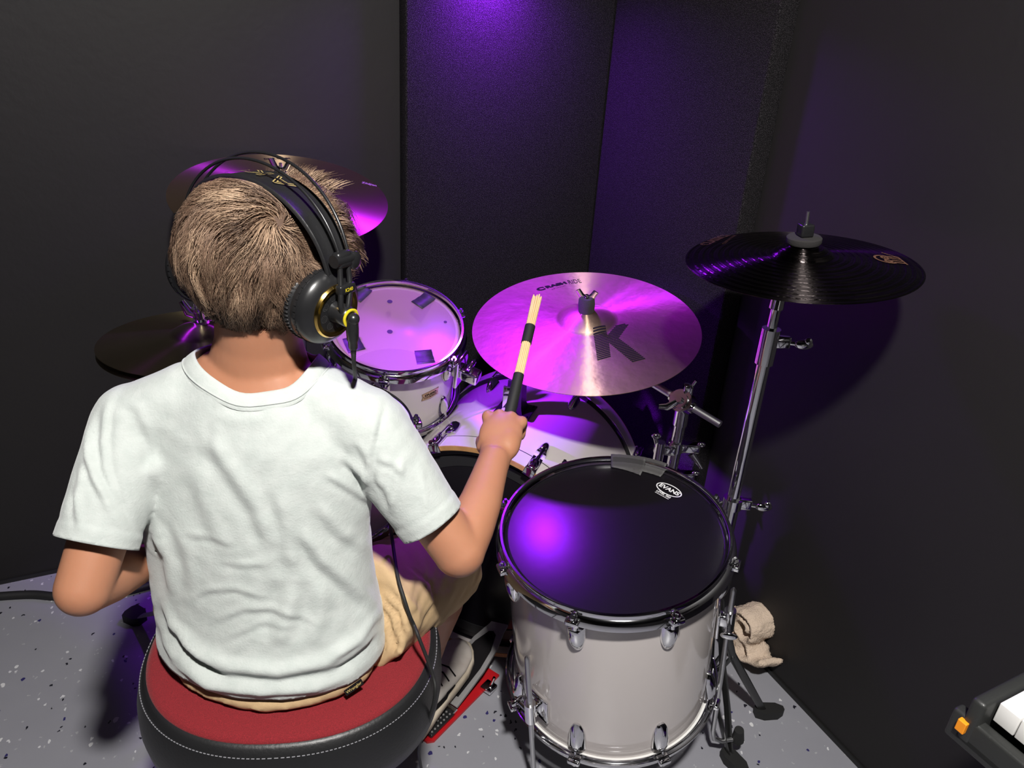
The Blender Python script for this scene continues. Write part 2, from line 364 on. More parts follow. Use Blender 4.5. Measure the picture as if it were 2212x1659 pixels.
# ceiling lamp over the camera, the purple stage light, an added purple fill lamp
root = empty('ceiling_lamp', (0.12, -0.12, CEIL), 'round white ceiling lamp above the drummer', 'lamp')
build('housing', MB().lathe([(0.0, -.001), (.13, -.001), (.13, -.035), (.118, -.035), (.118, -.025), (0, -.025)], 48), M['silver'], root)
build('diffuser', MB().lathe([(0, -.030), (.112, -.030), (.112, -.027), (0, -.027)], 48), M['diffuser'], root)
def can_light(LAMP, LAMP_T, lab, yo):
  zl = (LAMP_T - LAMP).normalized()
  root = empty('stage_light', mtx(LAMP, zl), lab, 'stage light')

  build('can', MB().lathe([(0, -.13), (.045, -.13), (.055, -.10), (.055, .012), (.051, .012), (.051, -.012), (0, -.012)], 40), M['blackplastic'], root)
  build('lens', MB().lathe([(0, -.006), (.050, -.006), (.050, -.010), (0, -.010)], 40), M['lens'], root)
  b0 = LAMP - zl * .07
  mb = MB().tube([b0 + Vector((.06, 0, 0)), b0 + Vector((.07, .03, .10)), b0 + Vector((-.07, .03, .10)), b0 + Vector((-.06, 0, 0))], .006, 8)
  mb.tube([b0 + Vector((0, .03, .10)), Vector((b0.x, b0.y + .03, CEIL))], .010, 12)
  build('bracket', mb, M['blackplastic'], root, world=True)
can_light(LAMP, LAMP_T, 'small black can light shining purple down the corner panels', 0)
can_light(FILL_LAMP, FILL_LAMP_T, 'added unseen can light at the far left tinting the bass drum purple', 0)
# ---------------------------------------------------------------- drums (local: z = axis, top head at z = 0)
def hoop_mesh(r, sgn=1, ears=(), n=120):
    # triple-flanged steel rim: rises above the head, steps out, turns down at the ears
    p = [(r - .002, .000), (r - .003, .011), (r - .0015, .0135), (r + .0025, .0135), (r + .004, .011), (r + .0035, .003), (r + .0075, .0005), (r + .0105, -.005),
         (r + .0130, -.0145), (r + .0108, -.0150), (r + .009, -.0045), (r + .0045, -.0015), (r + .001, -.0015), (r + .0005, -.012), (r - .0005, -.012), (r - .0012, -.001)]
    if sgn < 0: p = [(a, -b) for a, b in p]
    mb = MB().lathe(p, n, closed=True)
    for t in ears:
        m = Matrix.Rotation(t, 4, 'Z') @ Matrix.Translation((r + .011, 0, -.006 * sgn))
        mb.box((.020, .024, .011), m, .003)
    return mb
def lug_mesh(sgn=1, L=.052, w=.024):
    # shield-shaped casting, point away from the rim; local x = out of the shell
    poly = []
    N = 14
    for i in range(N + 1):
        t = i / N; y = -w / 2 * math.cos(math.pi * t); z = -L * (math.sin(math.pi * t) ** .72)
        poly.append((y, z))
    mb = MB(); rows = []
    for k, (sc, x) in enumerate(((1.0, 0.0), (1.0, .0045), (.93, .007), (.70, .0125), (.40, .0165), (.12, .018))):
        rows.append([(x, y * sc, (z * sc) - (1 - sc) * .010 * (1 if k > 2 else 0)) for y, z in poly])
    vs = [q for r_ in rows for q in r_]; n = len(poly); fs = []
    for i in range(len(rows) - 1):
        for k in range(n): fs.append((i * n + k, i * n + (k + 1) % n, (i + 1) * n + (k + 1) % n, (i + 1) * n + k))
    fs.append(tuple((len(rows) - 1) * n + k for k in range(n)))
    fs.append(tuple(range(n - 1, -1, -1)))
    mb.add([(x, y, z * sgn) for x, y, z in vs], fs)
    mb.cyl((.010, 0, -.004 * sgn), (.010, 0, .004 * sgn), .0062, n=14)
    return mb
def drum(name, M0, r, depth, nl, lug0, headm, label, cat, lugL=.052, drop=.018, bottom=True, under=None, lugW=.026):
    root = empty(name, M0, label, cat)
    rs = r - .006
    mb = MB().lathe([(rs, -.004), (rs, -depth + .004), (rs - .007, -depth + .004), (rs - .007, -.004)], 128, closed=True)
    shl = build('shell', mb, M['shell'], root)
    if under: build('shell_lining', MB().lathe([(rs - .0072, -.003), (rs - .0072, -depth + .004)], 96), M['inside'], shl, 180, recalc=False)
    ang = [R(lug0) + 2 * math.pi * k / nl for k in range(nl)]
    build('rim', hoop_mesh(r + .002, 1, ang), M['chrome'], root, 40)
    mb = MB().lathe([(0, .0005), (r - .010, .0005), (r - .005, .0), (r - .002, -.006), (r - .004, -.006), (r - .006, -.003), (0, -.002)], 120)
    head = build('drum_head', mb, headm, root, 60)
    if bottom:
        Mb = Matrix.Translation((0, 0, -depth))
        mb = hoop_mesh(r + .002, -1, ang); o = build('rim', mb, M['chrome'], root, 40); o.data.transform(Mb)
        mb = MB().lathe([(0, -.0005), (r - .010, -.0005), (r - .005, 0), (r - .002, .006), (r - .004, .006), (0, .002)], 120, Mb); build('drum_head', mb, under or M['headwhite'], root, 60)
    for sg, z in ((1, -drop - .012), (-1, -depth + drop + .012)):
        if sg < 0 and not bottom: continue
        for a in ang:
            m = Matrix.Rotation(a, 4, 'Z') @ Matrix.Translation((rs, 0, z))
            lb = MB(); src = lug_mesh(sg, lugL, lugW); lb.add(src.v, src.f, m); build('lug', lb, M['chrome'], root, 50)
            rb = MB(); m2 = Matrix.Rotation(a, 4, 'Z')
            e = (0 if sg > 0 else -depth)
            rb.cyl((r + .0135, 0, e + .004 * sg), (r + .006, 0, z), .0028, n=10, m=m2)
            rb.cyl((r + .0135, 0, e + .000 * sg), (r + .0135, 0, e + .005 * sg), .0062, n=14, m=m2)
            rb.cyl((r + .0135, 0, e + .005 * sg), (r + .0135, 0, e + .011 * sg), .0036, n=4, m=m2)
            build('tension_rod', rb, M['chrome'], root, 40)
    return root, ang
# floor tom
FTn = Vector((-.106, -.102, 1)).normalized(); FTc = Vector((.203, 1.149, .607)); FTr = .2085; FTd = .395
FTm = mtx(FTc - FTn * .0135, FTn, (1, 0, 0))
ft, ftang = drum('floor_tom', FTm, FTr - .004, FTd, 8, -67, M['headblack'], 'large white floor tom with a black head and grey tape on its rim', 'floor tom', .064, lugW=.034)
# head logo: oval ring with lettering
def ftl(u, v):
    p = onpl(u, v, FTc - FTn * .0135, FTn); return FTm.inverted() @ p
lc = ftl(1445, 1059); e1 = ftl(1475, 1075) - ftl(1415, 1043); la = math.atan2(e1.y, e1.x)
ml = Matrix.Translation((lc.x, lc.y, .0012)) @ Matrix.Rotation(la, 4, 'Z')
mb = MB(); n = 40; s1, s2 = (.0285, .0150), (.0262, .0127)
vs = [(s1[0] * x, s1[1] * y, 0) for x, y in circ(n)] + [(s2[0] * x, s2[1] * y, 0) for x, y in circ(n)]
mb.add(vs, [(i, (i + 1) % n, n + (i + 1) % n, n + i) for i in range(n)], ml)
v, f = text('EVANS', .0150, .035); mb.add([(x * 1.02, y * .95 + .001, 0) for x, y, z in v], f, ml)
v, f = text('LEVEL 360', .0075, .03); mb.add([(x, y - .0178, 0) for x, y, z in v], f, ml)
mb.add([(-.016, -.0228, 0), (.016, -.0228, 0), (.016, -.0240, 0), (-.016, -.0240, 0)], [(0, 1, 2, 3)], ml)
build('head_logo', mb, M['whiteprint'], ft, 0, recalc=False)
# tape over the rim
def rimtape(a0, a1, r0, flare, name_parent, R0):
    mb = MB(); prof = [(R0 - flare, .0018), (R0 - .012, .0020), (R0 - .0035, .0030), (R0 - .003, .0150), (R0 + .004, .0162), (R0 + .007, .012), (R0 + .0065, .003), (R0 + .012, .0005), (R0 + .0155, -.003), (R0 + .0165, -.013), (R0+.015,-.020)]
    N = 14; vs = []
    for i in range(N + 1):
        a = a0 + (a1 - a0) * i / N
        for j, (r, z) in enumerate(prof):
            k = r0 if j == 0 else 0
            w = .0012 * math.sin(i * 1.9 + j * 1.3)
            vs.append(((r - k * (1 - i / N) + (w if j < 2 else 0)) * math.cos(a), (r - k * (1 - i / N)) * math.sin(a), z + abs(w) * .6))
    P = len(prof); fs = [(i * P + j, i * P + j + 1, (i + 1) * P + j + 1, (i + 1) * P + j) for i in range(N) for j in range(P - 1)]
    mb.add(vs, fs); o = build('tape', mb, M['tape'], name_parent, 60)
    sd = o.modifiers.new('s', 'SOLIDIFY'); sd.thickness = .0007; sd.offset = 1; return o
def fang(u, v):
    p = ftl(u, v); return math.atan2(p.y, p.x)
rimtape(fang(1402, 990), fang(1319, 982), .016, .020, ft, FTr - .002)
o = rimtape(fang(1444, 1012), fang(1378, 986), .0, .024, ft, FTr - .0005)
# legs with brackets
def leg_set(root, a, r, z_b, top, bot, foot=True, bend=None):
    m = Matrix.Rotation(a, 4, 'Z'); rr = r + .024
    bb = MB(); bb.box((.006, .052, .062), m @ Matrix.Translation((r + .003, 0, z_b)), .002)
    bb.box((.022, .020, .030), m @ Matrix.Translation((r + .014, 0, z_b)), .005)
    bb.cyl((rr, 0, z_b - .026), (rr, 0, z_b + .026), .011, n=20, m=m)
    o = build('leg_bracket', bb, M['chrome'], root, 40)
    w = MB(); w.cyl((rr, -.008, z_b - .004), (rr, -.030, z_b - .004), .0045, n=10, m=m)
    w.ell((rr, -.036, z_b - .004), (.016, .005, .009), m); build('wing_bolt', w, M['chrome'], o, 50)
    lb = MB()
    pts = [(rr, 0, top), (rr, 0, top - .006), (rr, 0, z_b - .12), (rr, 0, bot + .05)]
    if bend: pts += [(rr + .004, 0, bot + .022), (rr + .022, bend * .3, bot + .010), (rr + .055, bend, bot + .010)]
    else: pts += [(rr, 0, bot)]
    rad = [.002, .0052] + [.0052] * (len(pts) - 2)
    lb.tube(pts, rad, 14, m)
    lg = build('leg', lb, M['brushed'], root, 50)
    if foot:
        e = Vector(pts[-1]); fb = MB(); fb.cyl((e.x, e.y, e.z + .03), (e.x, e.y, e.z - .004), .010, .014, 16, m); build('rubber_foot', fb, M['rubber'], lg)
a1 = math.atan2(*(ftl(1140, 1240).yx)); 
zb = -.345
bot = -(FTc.z / FTn.z) + .0135
leg_set(ft, R(-137), FTr - .010, -.315, -.155, bot + .006)
leg_set(ft, R(-12), FTr - .010, -.185, -.10, bot + .02, bend=.02)
leg_set(ft, R(100), FTr - .010, -.315, -.20, bot - .03)
# rack tom
RTn = Vector((.10, -.36, 1)).normalized(); RTc = Vector((-.280, 1.665, .765))
RTm = mtx(RTc - RTn * .0135, RTn, (1, 0, 0))
rt, rtang = drum('rack_tom', RTm, .1545, .215, 6, -90, M['headclear'], 'white rack tom with frosted head and dark tape squares left of the round bronze cymbal', 'tom drum', .050, under=M['headdark'])
def rtl(u, v): return RTm.inverted() @ onpl(u, v, RTc - RTn * .0135, RTn)
def tape_sq(c, a, w, h, name='tape', mt='tapedark', fold=.35):
    # square of tape with one raised flap
    N = 8; vs = []
    for i in range(N + 1):
        for j in (0, 1):
            t = i / N; y = (t - .5) * h; z = .0010 + (fold * .030 * max(0, t - .55) ** 1.4 if fold else 0) + .0006 * math.sin(i * 2.1 + j)
            vs.append(((j - .5) * w * (1 - .06 * t), y, z))
    mb = MB().add(vs, [(2 * i, 2 * i + 1, 2 * i + 3, 2 * i + 2) for i in range(N)], Matrix.Translation((c.x, c.y, 0)) @ Matrix.Rotation(a, 4, 'Z'))
    o = build(name, mb, M[mt], rt, 60); s = o.modifiers.new('s', 'SOLIDIFY'); s.thickness = .0006; s.offset = 1
for (u, v, ax, w, h) in ((915, 650, -35, .037, .050), (917, 772, 18, .042, .040), (779, 636, -25, .036, .05), (764, 745, 30, .040, .045)):
    tape_sq(rtl(u, v), R(ax), w, h)
for u, v, q in ((842, 652, .0065), (842, 717, .0065), (962, 696, .004)):
    c = rtl(u, v); build('head_dot', MB().add([(c.x + x * q, c.y + y * q, .0011) for x, y in circ(24)], [tuple(range(24))]), M['tapedark'], rt, 0)
# badge on the shell
def ray_cyl(u, v, Mi, r):
    o = Mi @ C0; d = (Mi.to_3x3() @ ray(u, v)); a = d.x ** 2 + d.y ** 2; b = 2 * (o.x * d.x + o.y * d.y); c = o.x ** 2 + o.y ** 2 - r * r
    t = (-b - math.sqrt(b * b - 4 * a * c)) / (2 * a); return o + d * t
bc = ray_cyl(930, 852, RTm.inverted(), .149); ba = math.atan2(bc.y, bc.x)
def onshell(x, y, h, a0=ba, z0=bc.z, r=.1487, tilt=0.0):
    a = a0 + x / r; return ((r + h) * math.cos(a), (r + h) * math.sin(a), z0 + y)
badge = [(-.0235, -.0105), (0, -.0125), (.0235, -.0105), (.0225, -.004), (.0215, 0), (.0225, .004), (.0235, .0105), (0, .0125), (-.0235, .0105), (-.0225, .004), (-.0215, 0), (-.0225, -.004)]
mb = MB(); n = len(badge)
mb.add([onshell(0, 0, .0016)] + [onshell(x, y, .0014) for x, y in badge] + [onshell(x * 1.04, y * 1.07, .0002) for x, y in badge], [(0, 1 + i, 1 + (i + 1) % n) for i in range(n)] + [(1 + i, 1 + n + i, 1 + n + (i + 1) % n, 1 + (i + 1) % n) for i in range(n)])
bo = build('badge', mb, M['badge'], rt, 20)
mb = MB(); v, f = text('STUDIO', .0090, .03); mb.add([onshell(x, y + .0030, .0019) for x, y, z in v], f)
v, f = text('CUSTOM MADE', .0050, .03); mb.add([onshell(x, y - .0050, .0019) for x, y, z in v], f)
for sx in (-.0195, .0195): mb.add([onshell(sx + x * .0011, y * .0011, .0020) for x, y in circ(8)], [tuple(range(8))])
build('badge_lettering', mb, M['ink'], bo, 0, recalc=False)
# mounting bracket and arm of the rack tom, toward the right
am = math.atan2(*(RTm.inverted() @ at(1030, 757, 1.74)).yx)
mr = Matrix.Rotation(am, 4, 'Z')
mb = MB().box((.010, .055, .085), mr @ Matrix.Translation((.176, 0, -.045)), .004)
mb.box((.016, .030, .030), mr @ Matrix.Translation((.160, 0, -.050)), .004)
mb.box((.045, .032, .032), mr @ Matrix.Translation((.203, 0, -.048)), .006)
o = build('mount_bracket', mb, M['chrome'], rt)
mb = MB().cyl((.203, 0, -.032), (.203, 0, -.018), .005, n=10, m=mr); mb.ell((.203, 0, -.014), (.006, .020, .009), mr); build('wing_bolt', mb, M['chrome'], o, 60)

# bass drum, axis nearly level, batter head toward the drummer
BA = R(18.2); ax = Vector((math.sin(BA), math.cos(BA), 0)); BC = Vector((-.055, 1.41, .302)); BR = .290; BL = .445
BM = mtx(BC, -ax, Vector((0, 0, 1)))          # local z points back to the drummer, x = up
bd = empty('bass_drum', BM, 'large white bass drum lying on its side behind the floor tom', 'bass drum')
rs = .279; HW = .046
build('shell', MB().lathe([(rs, -HW - .004), (rs, -BL + HW + .004), (rs - .008, -BL + HW), (rs - .008, -HW)], 144, closed=True), M['shell'], bd)
for z0, z1, s in ((0, -HW, 1), (-BL + HW, -BL, -1)):
    e = z0 if s > 0 else z1
    hp = build('hoop', MB().lathe([(BR, z0 - .0006), (BR, z1 + .0006), (BR - .004, z1), (BR - .012, z1), (BR - .012, z0), (BR - .004, z0)], 144, closed=True), M['shell'], bd)
    build('hoop_edge', MB().lathe([(BR - .0002, e), (BR - .0002, e + .0022 * s), (BR - .011, e + .0022 * s), (BR - .011, e)], 144, closed=True), M['wood'], hp)
    zz = z1 if s > 0 else z0
    build('gap_ring', MB().lathe([(BR - .001, zz - .0004 * s), (BR - .001, zz - .0035 * s), (rs + .0003, zz - .0035 * s), (rs + .0003, zz - .0004 * s)], 144, closed=True), M['blackplastic'], hp)  # black ring standing in for the dark gap between hoop and shell
build('batter_head', MB().lathe([(0, -.026), (BR - .013, -.026), (BR - .013, -.020), (BR - .016, -.020), (BR - .016, -.024), (0, -.0245)], 128), M['headblack'], bd)
build('muffle_ring', MB().lathe([(.228, -.0240), (.254, -.0240), (.254, -.0215), (.228, -.0215)], 128, closed=True), mat('matte_ring', (.016, .016, .017), .5), bd)
build('front_head', MB().lathe([(0, -BL + .020), (BR - .013, -BL + .020), (BR - .013, -BL + .023), (0, -BL + .023)], 128), M['headblack'], bd)
for s in (1, -1):
    for k in range(8):
        a = R(22.5 + 45 * k) ; m = Matrix.Rotation(a, 4, 'Z')
        # claw on the hoop, rod, lug on the shell; local x radial, z axial
        def Z(z): return z if s > 0 else -BL - z
        cb = MB(); cb.box((.005, .024, .050), m @ Matrix.Translation((BR + .004, 0, Z(-.022))), .0015)
        cb.box((.022, .026, .005), m @ Matrix.Translation((BR - .004, 0, Z(.003))), .0018)
        cb.ell((BR + .010, 0, Z(-.012)), (.009, .011, .022), m, 16)
        cb.cyl((BR + .012, 0, Z(.006)), (BR + .012, 0, Z(-.040)), .0075, .0045, 16, m)
        build('claw', cb, M['chrome'], bd, 45)
        rb = MB().cyl((BR + .012, 0, Z(-.030)), (BR + .010, 0, Z(-.085)), .0030, n=10, m=m); build('tension_rod', rb, M['chrome'], bd)
        lb = MB(); src = lug_mesh(1, .050, .026)
        ms = m @ Matrix.Translation((rs, 0, Z(-.080))) @ Matrix.Diagonal((1.25, 1, s, 1))
        lb.add(src.v, src.f, ms); build('lug', lb, M['chrome'], bd, 50)
# tom holder on top of the bass drum
mm = Matrix.Translation((rs, 0.0, -.215))
mb = MB().box((.005, .088, .074), mm @ Matrix.Translation((.003, 0, 0)), .002)
for sy in (-1, 1):
    for sz in (-1, 1): mb.ell((.006, sy * .036, sz * .029), (.003, .004, .004), mm, 10)
th = build('tom_mount_plate', mb, M['blackplastic'], bd)
mb = MB().tube([(.004, 0, 0), (.020, 0, 0), (.085, 0, 0), (.088, 0, 0)], [.036, .028, .024, .020], 4, mm, flat=(0, 1, 1)); build('mount_block', mb, M['blackplastic'], th)
mb = MB().box((.060, .022, .006), mm @ Matrix.Translation((.045, .012, .030)), .002); mb.cyl((.020, .012, .030), (.020, .012, .046), .008, n=14, m=mm); build('clamp', mb, M['chrome'], th)
mb = MB().cyl((.03, 0, 0), (.165, -.0, 0), .0135, n=20, m=mm); mb.tube([(.145, 0, 0), (.150, .03, .005), (.142, .075, .01)], .0085, 14, mm); build('tom_holder_tube', mb, M['chrome'], th)
for sy in (-1, 1):
    mb = MB().tube([(-.05, sy * .275, -.36), (-.16, sy * .32, -.38), (-.298, sy * .37, -.40)], .006, 10); build('spur', mb, M['chrome'], bd)
# snare drum between the knees
SNm = mtx((-.345, 1.135, .770), (0, -.03, 1), (1, 0, 0))
sn, _ = drum('snare_drum', SNm, .176, .125, 8, -70, M['headwhite'], 'white snare drum between the boy and the black bass drum head', 'snare drum', .04, .012)
st = empty('snare_stand', (-.345, 1.139, 0), 'low chrome stand holding the white snare drum', 'drum stand')
mb = MB()
for k in range(3):
    a = R(90 + 120 * k); mb.tube([(0, 0, .52), (.11 * math.cos(a), .11 * math.sin(a), .56), (.172 * math.cos(a), .172 * math.sin(a), .615), (.18 * math.cos(a), .18 * math.sin(a), .635)], .006, 8)
build('basket', mb, M['chrome'], st); build('post', MB().cyl((0, 0, .10), (0, 0, .53), .012), M['chrome'], st)
for k in range(3):
    a = R(30 + 120 * k); lg = build('leg', MB().tube([(0, 0, .22), (.20 * math.cos(a), .20 * math.sin(a), .012)], .006, 8), M['darkchrome'], st)
    build('rubber_foot', MB().ell((.20 * math.cos(a), .20 * math.sin(a), .012), (.014, .014, .012), n=12), M['rubber'], lg)

# ---------------------------------------------------------------- cymbals
def cym_z(r, Rr, bell, bh, bow):
    if r < bell: return bow + bh * (1 - (r / bell) ** 2.2) ** .9
    t = (r - bell) / (Rr - bell); return bow * (1 - t ** 1.35)
def cymbal(name, M0, Rr, bell, bh, bow, mt, label, hole=.006, th=.0011):
    root = empty(name, M0, label, 'cymbal')
    rr = sorted(set([hole + (bell - hole) * i / 14 for i in range(15)] + [bell + (Rr - bell) * i / 30 for i in range(31)]))
    prof = [(r, cym_z(r, Rr, bell, bh, bow)) for r in rr]; prof += [(r, z - th) for r, z in reversed(prof)]
    build('bronze_plate' if mt != 'darkcym' else 'black_plate', MB().lathe(prof, 160, closed=True), M[mt], root, 70)
    return root
def cym_print(root, items, mt, cp, name='print'):
    mb = MB()
    for v, f, fn in items:
        vs = []
        for p in v:
            x, y = fn(p[0], p[1]); vs.append((x, y, cym_z(math.hypot(x, y), *cp) + .0007))
        mb.add(vs, f)
    return build(name, mb, M[mt], root, 0, recalc=False)
# ride
Rn = Vector((-.081, -.182, 1)).normalized(); Rc = Vector((.156, 1.602, .812))
RM = mtx(Rc, Rn, (1, 0, 0)); RP = (.254, .066, .022, .020)
rd = cymbal('ride_cymbal', RM, *RP, 'ride', 'large bronze cymbal glowing magenta with a striped black letter K')
def rdl(u, v):
    p = RM.inverted() @ onpl(u, v, Rc + Rn * .012, Rn); return p.x, p.y
S = 2187 / 580.0
def z3(x, y): return rdl(980 + x / S, 540 + y / S)
K = [z3(*q) for q in ((1132, 688), (1232, 662), (1252, 718), (1318, 643), (1430, 618), (1342, 738), (1565, 880), (1455, 908), (1264, 776), (1278, 875), (1170, 903))]
ang = math.atan2(K[1][1] - K[0][1], K[1][0] - K[0][0])
ca, sa = math.cos(-ang), math.sin(-ang)
Kl = [(x * ca - y * sa, x * sa + y * ca) for x, y in K]
def cuts(y):
    xs = []
    for i in range(len(Kl)):
        (x0, y0), (x1, y1) = Kl[i], Kl[(i + 1) % len(Kl)]
        if (y0 - y) * (y1 - y) < 0: xs.append(x0 + (x1 - x0) * (y - y0) / (y1 - y0))
    return sorted(xs)
ys = [p[1] for p in Kl]; ylo, yhi = min(ys), max(ys); NS = 24; step = (yhi - ylo) / NS; items = []
for i in range(NS):
    y0 = ylo + step * (i + .18); y1 = y0 + step * .60; c0, c1, cm = cuts(y0), cuts(y1), cuts((y0 + y1) / 2)
    if len(c0) != len(c1): c0 = c1 = cm
    for k in range(0, len(c0) - 1, 2):
        n = 5; v = [(c0[k] + (c0[k + 1] - c0[k]) * j / n, y0) for j in range(n + 1)] + [(c1[k] + (c1[k + 1] - c1[k]) * j / n, y1) for j in range(n + 1)]
        items.append((v, [(j, j + 1, n + 2 + j, n + 1 + j) for j in range(n)], lambda x, y: (x * ca + y * sa, -x * sa + y * ca)))
def linetext(s, p0, p1, h, bold, outline=0, shear=0, up=None):
    # text stretched from p0 to p1 along its baseline
    v, f = text(s, 1.0, bold, outline); xs = [q[0] for q in v]; ysv = [q[1] for q in v]
    x0, x1, y0, y1 = min(xs), max(xs), min(ysv), max(ysv)
    p0 = Vector(p0); p1 = Vector(p1); d = p1 - p0; nrm = Vector((-d.y, d.x)).normalized() if up is None else Vector(up)
    return ([(*(p0 + d * ((x - x0) / (x1 - x0)) + nrm * (h * (y - y0) / (y1 - y0))), 0) for x, y, z in v], f, lambda x, y: (x, y))
def seg(u0, v0, u1, v1, h, t, bold=.03): return linetext(t, rdl(u0, v0), rdl(u1, v1), h, bold)
cym_print(rd, items, 'ink', RP, 'striped_letter')
items = [seg(1163, 628, 1180, 624, .019, 'C', .07), seg(1182, 622, 1226, 611, .0155, 'RASH', .07), seg(1230, 612, 1257, 609, .024, 'RIDE', .0), seg(1192, 626, 1222, 617, .004, '20"/51cm', .0)]
cym_print(rd, items, 'ink', RP, 'name_lettering')
# left crash
Ln = Vector((.111, -.187, 1)).normalized(); Lc = Vector((-.525, 1.656, 1.046)); LM = mtx(Lc, Ln, (1, 0, 0)); LP = (.2285, .060, .020, .018)
lc_ = cymbal('crash_cymbal', LM, *LP, 'bronze', 'bronze crash cymbal behind the boy\'s head, magenta on its right side')
def lcl(u, v):
    p = LM.inverted() @ onpl(u, v, Lc + Ln * .006, Ln); return p.x, p.y
cym_print(lc_, [linetext('DARK CRASH', lcl(572, 346), lcl(628, 343), .012, .05)], 'ink', LP)
cym_print(lc_, [linetext('Zildjian', lcl(781, 396), lcl(813, 400), .014, .01)], 'pinkprint', LP, 'trademark')
# hi-hat
Hn = Vector((0, .05, 1)).normalized(); Hc = at(438, 733, 1.42) ; HM = mtx(Hc, Hn, (1, 0, 0)); HP = (.178, .055, .018, .014)
hh = cymbal('hi_hat_cymbal', HM, *HP, 'hat', 'dull brass hi-hat cymbal left of the boy\'s neck, topmost of the pair')
hh['group'] = 'hi-hat pair'
HMb = HM @ Matrix.Translation((0, 0, -.012)) @ Matrix.Diagonal((1, 1, -1, 1))
hb = cymbal('hi_hat_cymbal', HM @ Matrix.Translation((0, 0, -.013)) @ Matrix.Rotation(math.pi, 4, 'X'), *HP, 'hat', 'lower hi-hat cymbal turned upside down beneath the top one')
hb['group'] = 'hi-hat pair'
# black cymbal
Bn = Vector((-.085, -.015, 1)).normalized(); Bc = at(1731, 556, 1.30) - Bn * .010; BkM = mtx(Bc, Bn, (1, 0, 0)); BP = (.191, .052, .018, .016)
bk = cymbal('black_cymbal', BkM, *BP, 'darkcym', 'glossy black cymbal with grooves on the tall stand at the right wall')
def bkl(u, v):
    p = BkM.inverted() @ onpl(u, v, Bc + Bn * .008, Bn); return p.x, p.y
items = [linetext('CLASSICS', bkl(1531, 525), bkl(1580, 501), .020, 0, .018), linetext('CUSTOM DARK', bkl(1566, 527), bkl(1592, 502), .006, 0, .014)]
cym_print(bk, items, 'copper', BP)
def arc(c, r0, r1, a0, a1, n=18, sy=1.0):
    v = [(c[0] + r0 * math.cos(a0 + (a1 - a0) * i / n), c[1] + sy * r0 * math.sin(a0 + (a1 - a0) * i / n)) for i in range(n + 1)] + [(c[0] + r1 * math.cos(a0 + (a1 - a0) * i / n), c[1] + sy * r1 * math.sin(a0 + (a1 - a0) * i / n)) for i in range(n + 1)]
    return v, [(i, i + 1, n + 2 + i, n + 1 + i) for i in range(n)]
lo = bkl(1915, 560); items = []
idn = lambda x, y: (x, y)
for (c, r0, r1, a0, a1) in (((0, 0), .017, .021, R(60), R(300)), ((0, .008), .0035, .0075, 0, 2 * math.pi), ((0, -.009), .0035, .0075, 0, 2 * math.pi), ((.010, 0), .012, .0135, R(70), R(290))):
    v, f = arc((lo[0] + c[0], lo[1] + c[1]), r0, r1, a0, a1); items.append((v, f, idn))
for dy in (-.015, -.005, .006, .016):
    items.append(([(lo[0] + .008, lo[1] + dy), (lo[0] + .028, lo[1] + dy), (lo[0] + .028, lo[1] + dy + .004), (lo[0] + .008, lo[1] + dy + .004)], [(0, 1, 2, 3)], idn))
items.append(([(lo[0] + .026, lo[1] - .019), (lo[0] + .029, lo[1] - .019), (lo[0] + .029, lo[1] + .021), (lo[0] + .026, lo[1] + .021)], [(0, 1, 2, 3)], idn))
items.append(linetext('MEINL', bkl(1903, 545), bkl(1941, 553), .005, .02))
cym_print(bk, items, 'copper', BP, 'emblem')

# ---------------------------------------------------------------- stands
def wing(mb, m, w=.020, up=.010):
    mb.lathe([(0, 0), (.007, 0), (.007, .008), (.004, .011), (0, .011)], 16, m)
    for s in (-1, 1): mb.tube([(s * .004, 0, .005), (s * .012, 0, .009), (s * w, 0, .016 + up)], [(.006, .003), (.007, .0025), (.006, .002)], 10, m)
def tripod(root, base, zc, feet, mt='darkchrome', rest=.045, foot=(.027, .0165)):
    for i, ft_ in enumerate(feet):
        f = Vector(ft_); b = Vector(base); d = (f - b); d.z = 0; L = d.length; d.normalize(); s = Vector((-d.y, d.x, 0))
        mb = MB(); top = b + Vector((0, 0, zc)) + d * .016; midp = b + d * (L * .35) + Vector((0, 0, zc * .56))
        end = Vector((f.x, f.y, .020)); end = end - d * .02
        for sg in (-1, 1):
            pts = [top + s * sg * .010, midp + s * sg * .018, (midp + end) / 2 + s * sg * .014, end + s * sg * .003]
            mb.tube(pts, [(.0085, .0018)] * 4, 8, flat=(0, 0, 1))
        mb.cyl(midp + s * .022, midp - s * .022, .0035, n=10)
        low = b + Vector((0, 0, rest + .03)) + d * .014
        for sg in (-1, 1): mb.tube([low + s * sg * .008, midp + s * sg * .015], [(.006, .0016)] * 2, 8, flat=(0, 0, 1))
        lg = build('leg', mb, M[mt], root, world=True)
        fm = Matrix.Translation((f.x, f.y, 0)) @ frame((0, 0, 1), d).to_4x4()
        fb = MB(); fx, fw = foot
        fb.prism([(-fx * 1.3, -fw * .5), (-fx * .6, -fw), (fx * .6, -fw * .9), (fx * 1.2, -fw * .3), (fx * 1.2, fw * .3), (fx * .6, fw * .9), (-fx * .6, fw), (-fx * 1.3, fw * .5)], .022, fm)
        build('rubber_foot', fb, M['rubber'], lg, world=True)
    mb = MB()
    for z in (zc, rest + .03): mb.cyl(Vector(base) + Vector((0, 0, z - .015)), Vector(base) + Vector((0, 0, z + .015)), .021, n=20)
    return build('leg_collar', mb, M['chrome'], root, world=True)
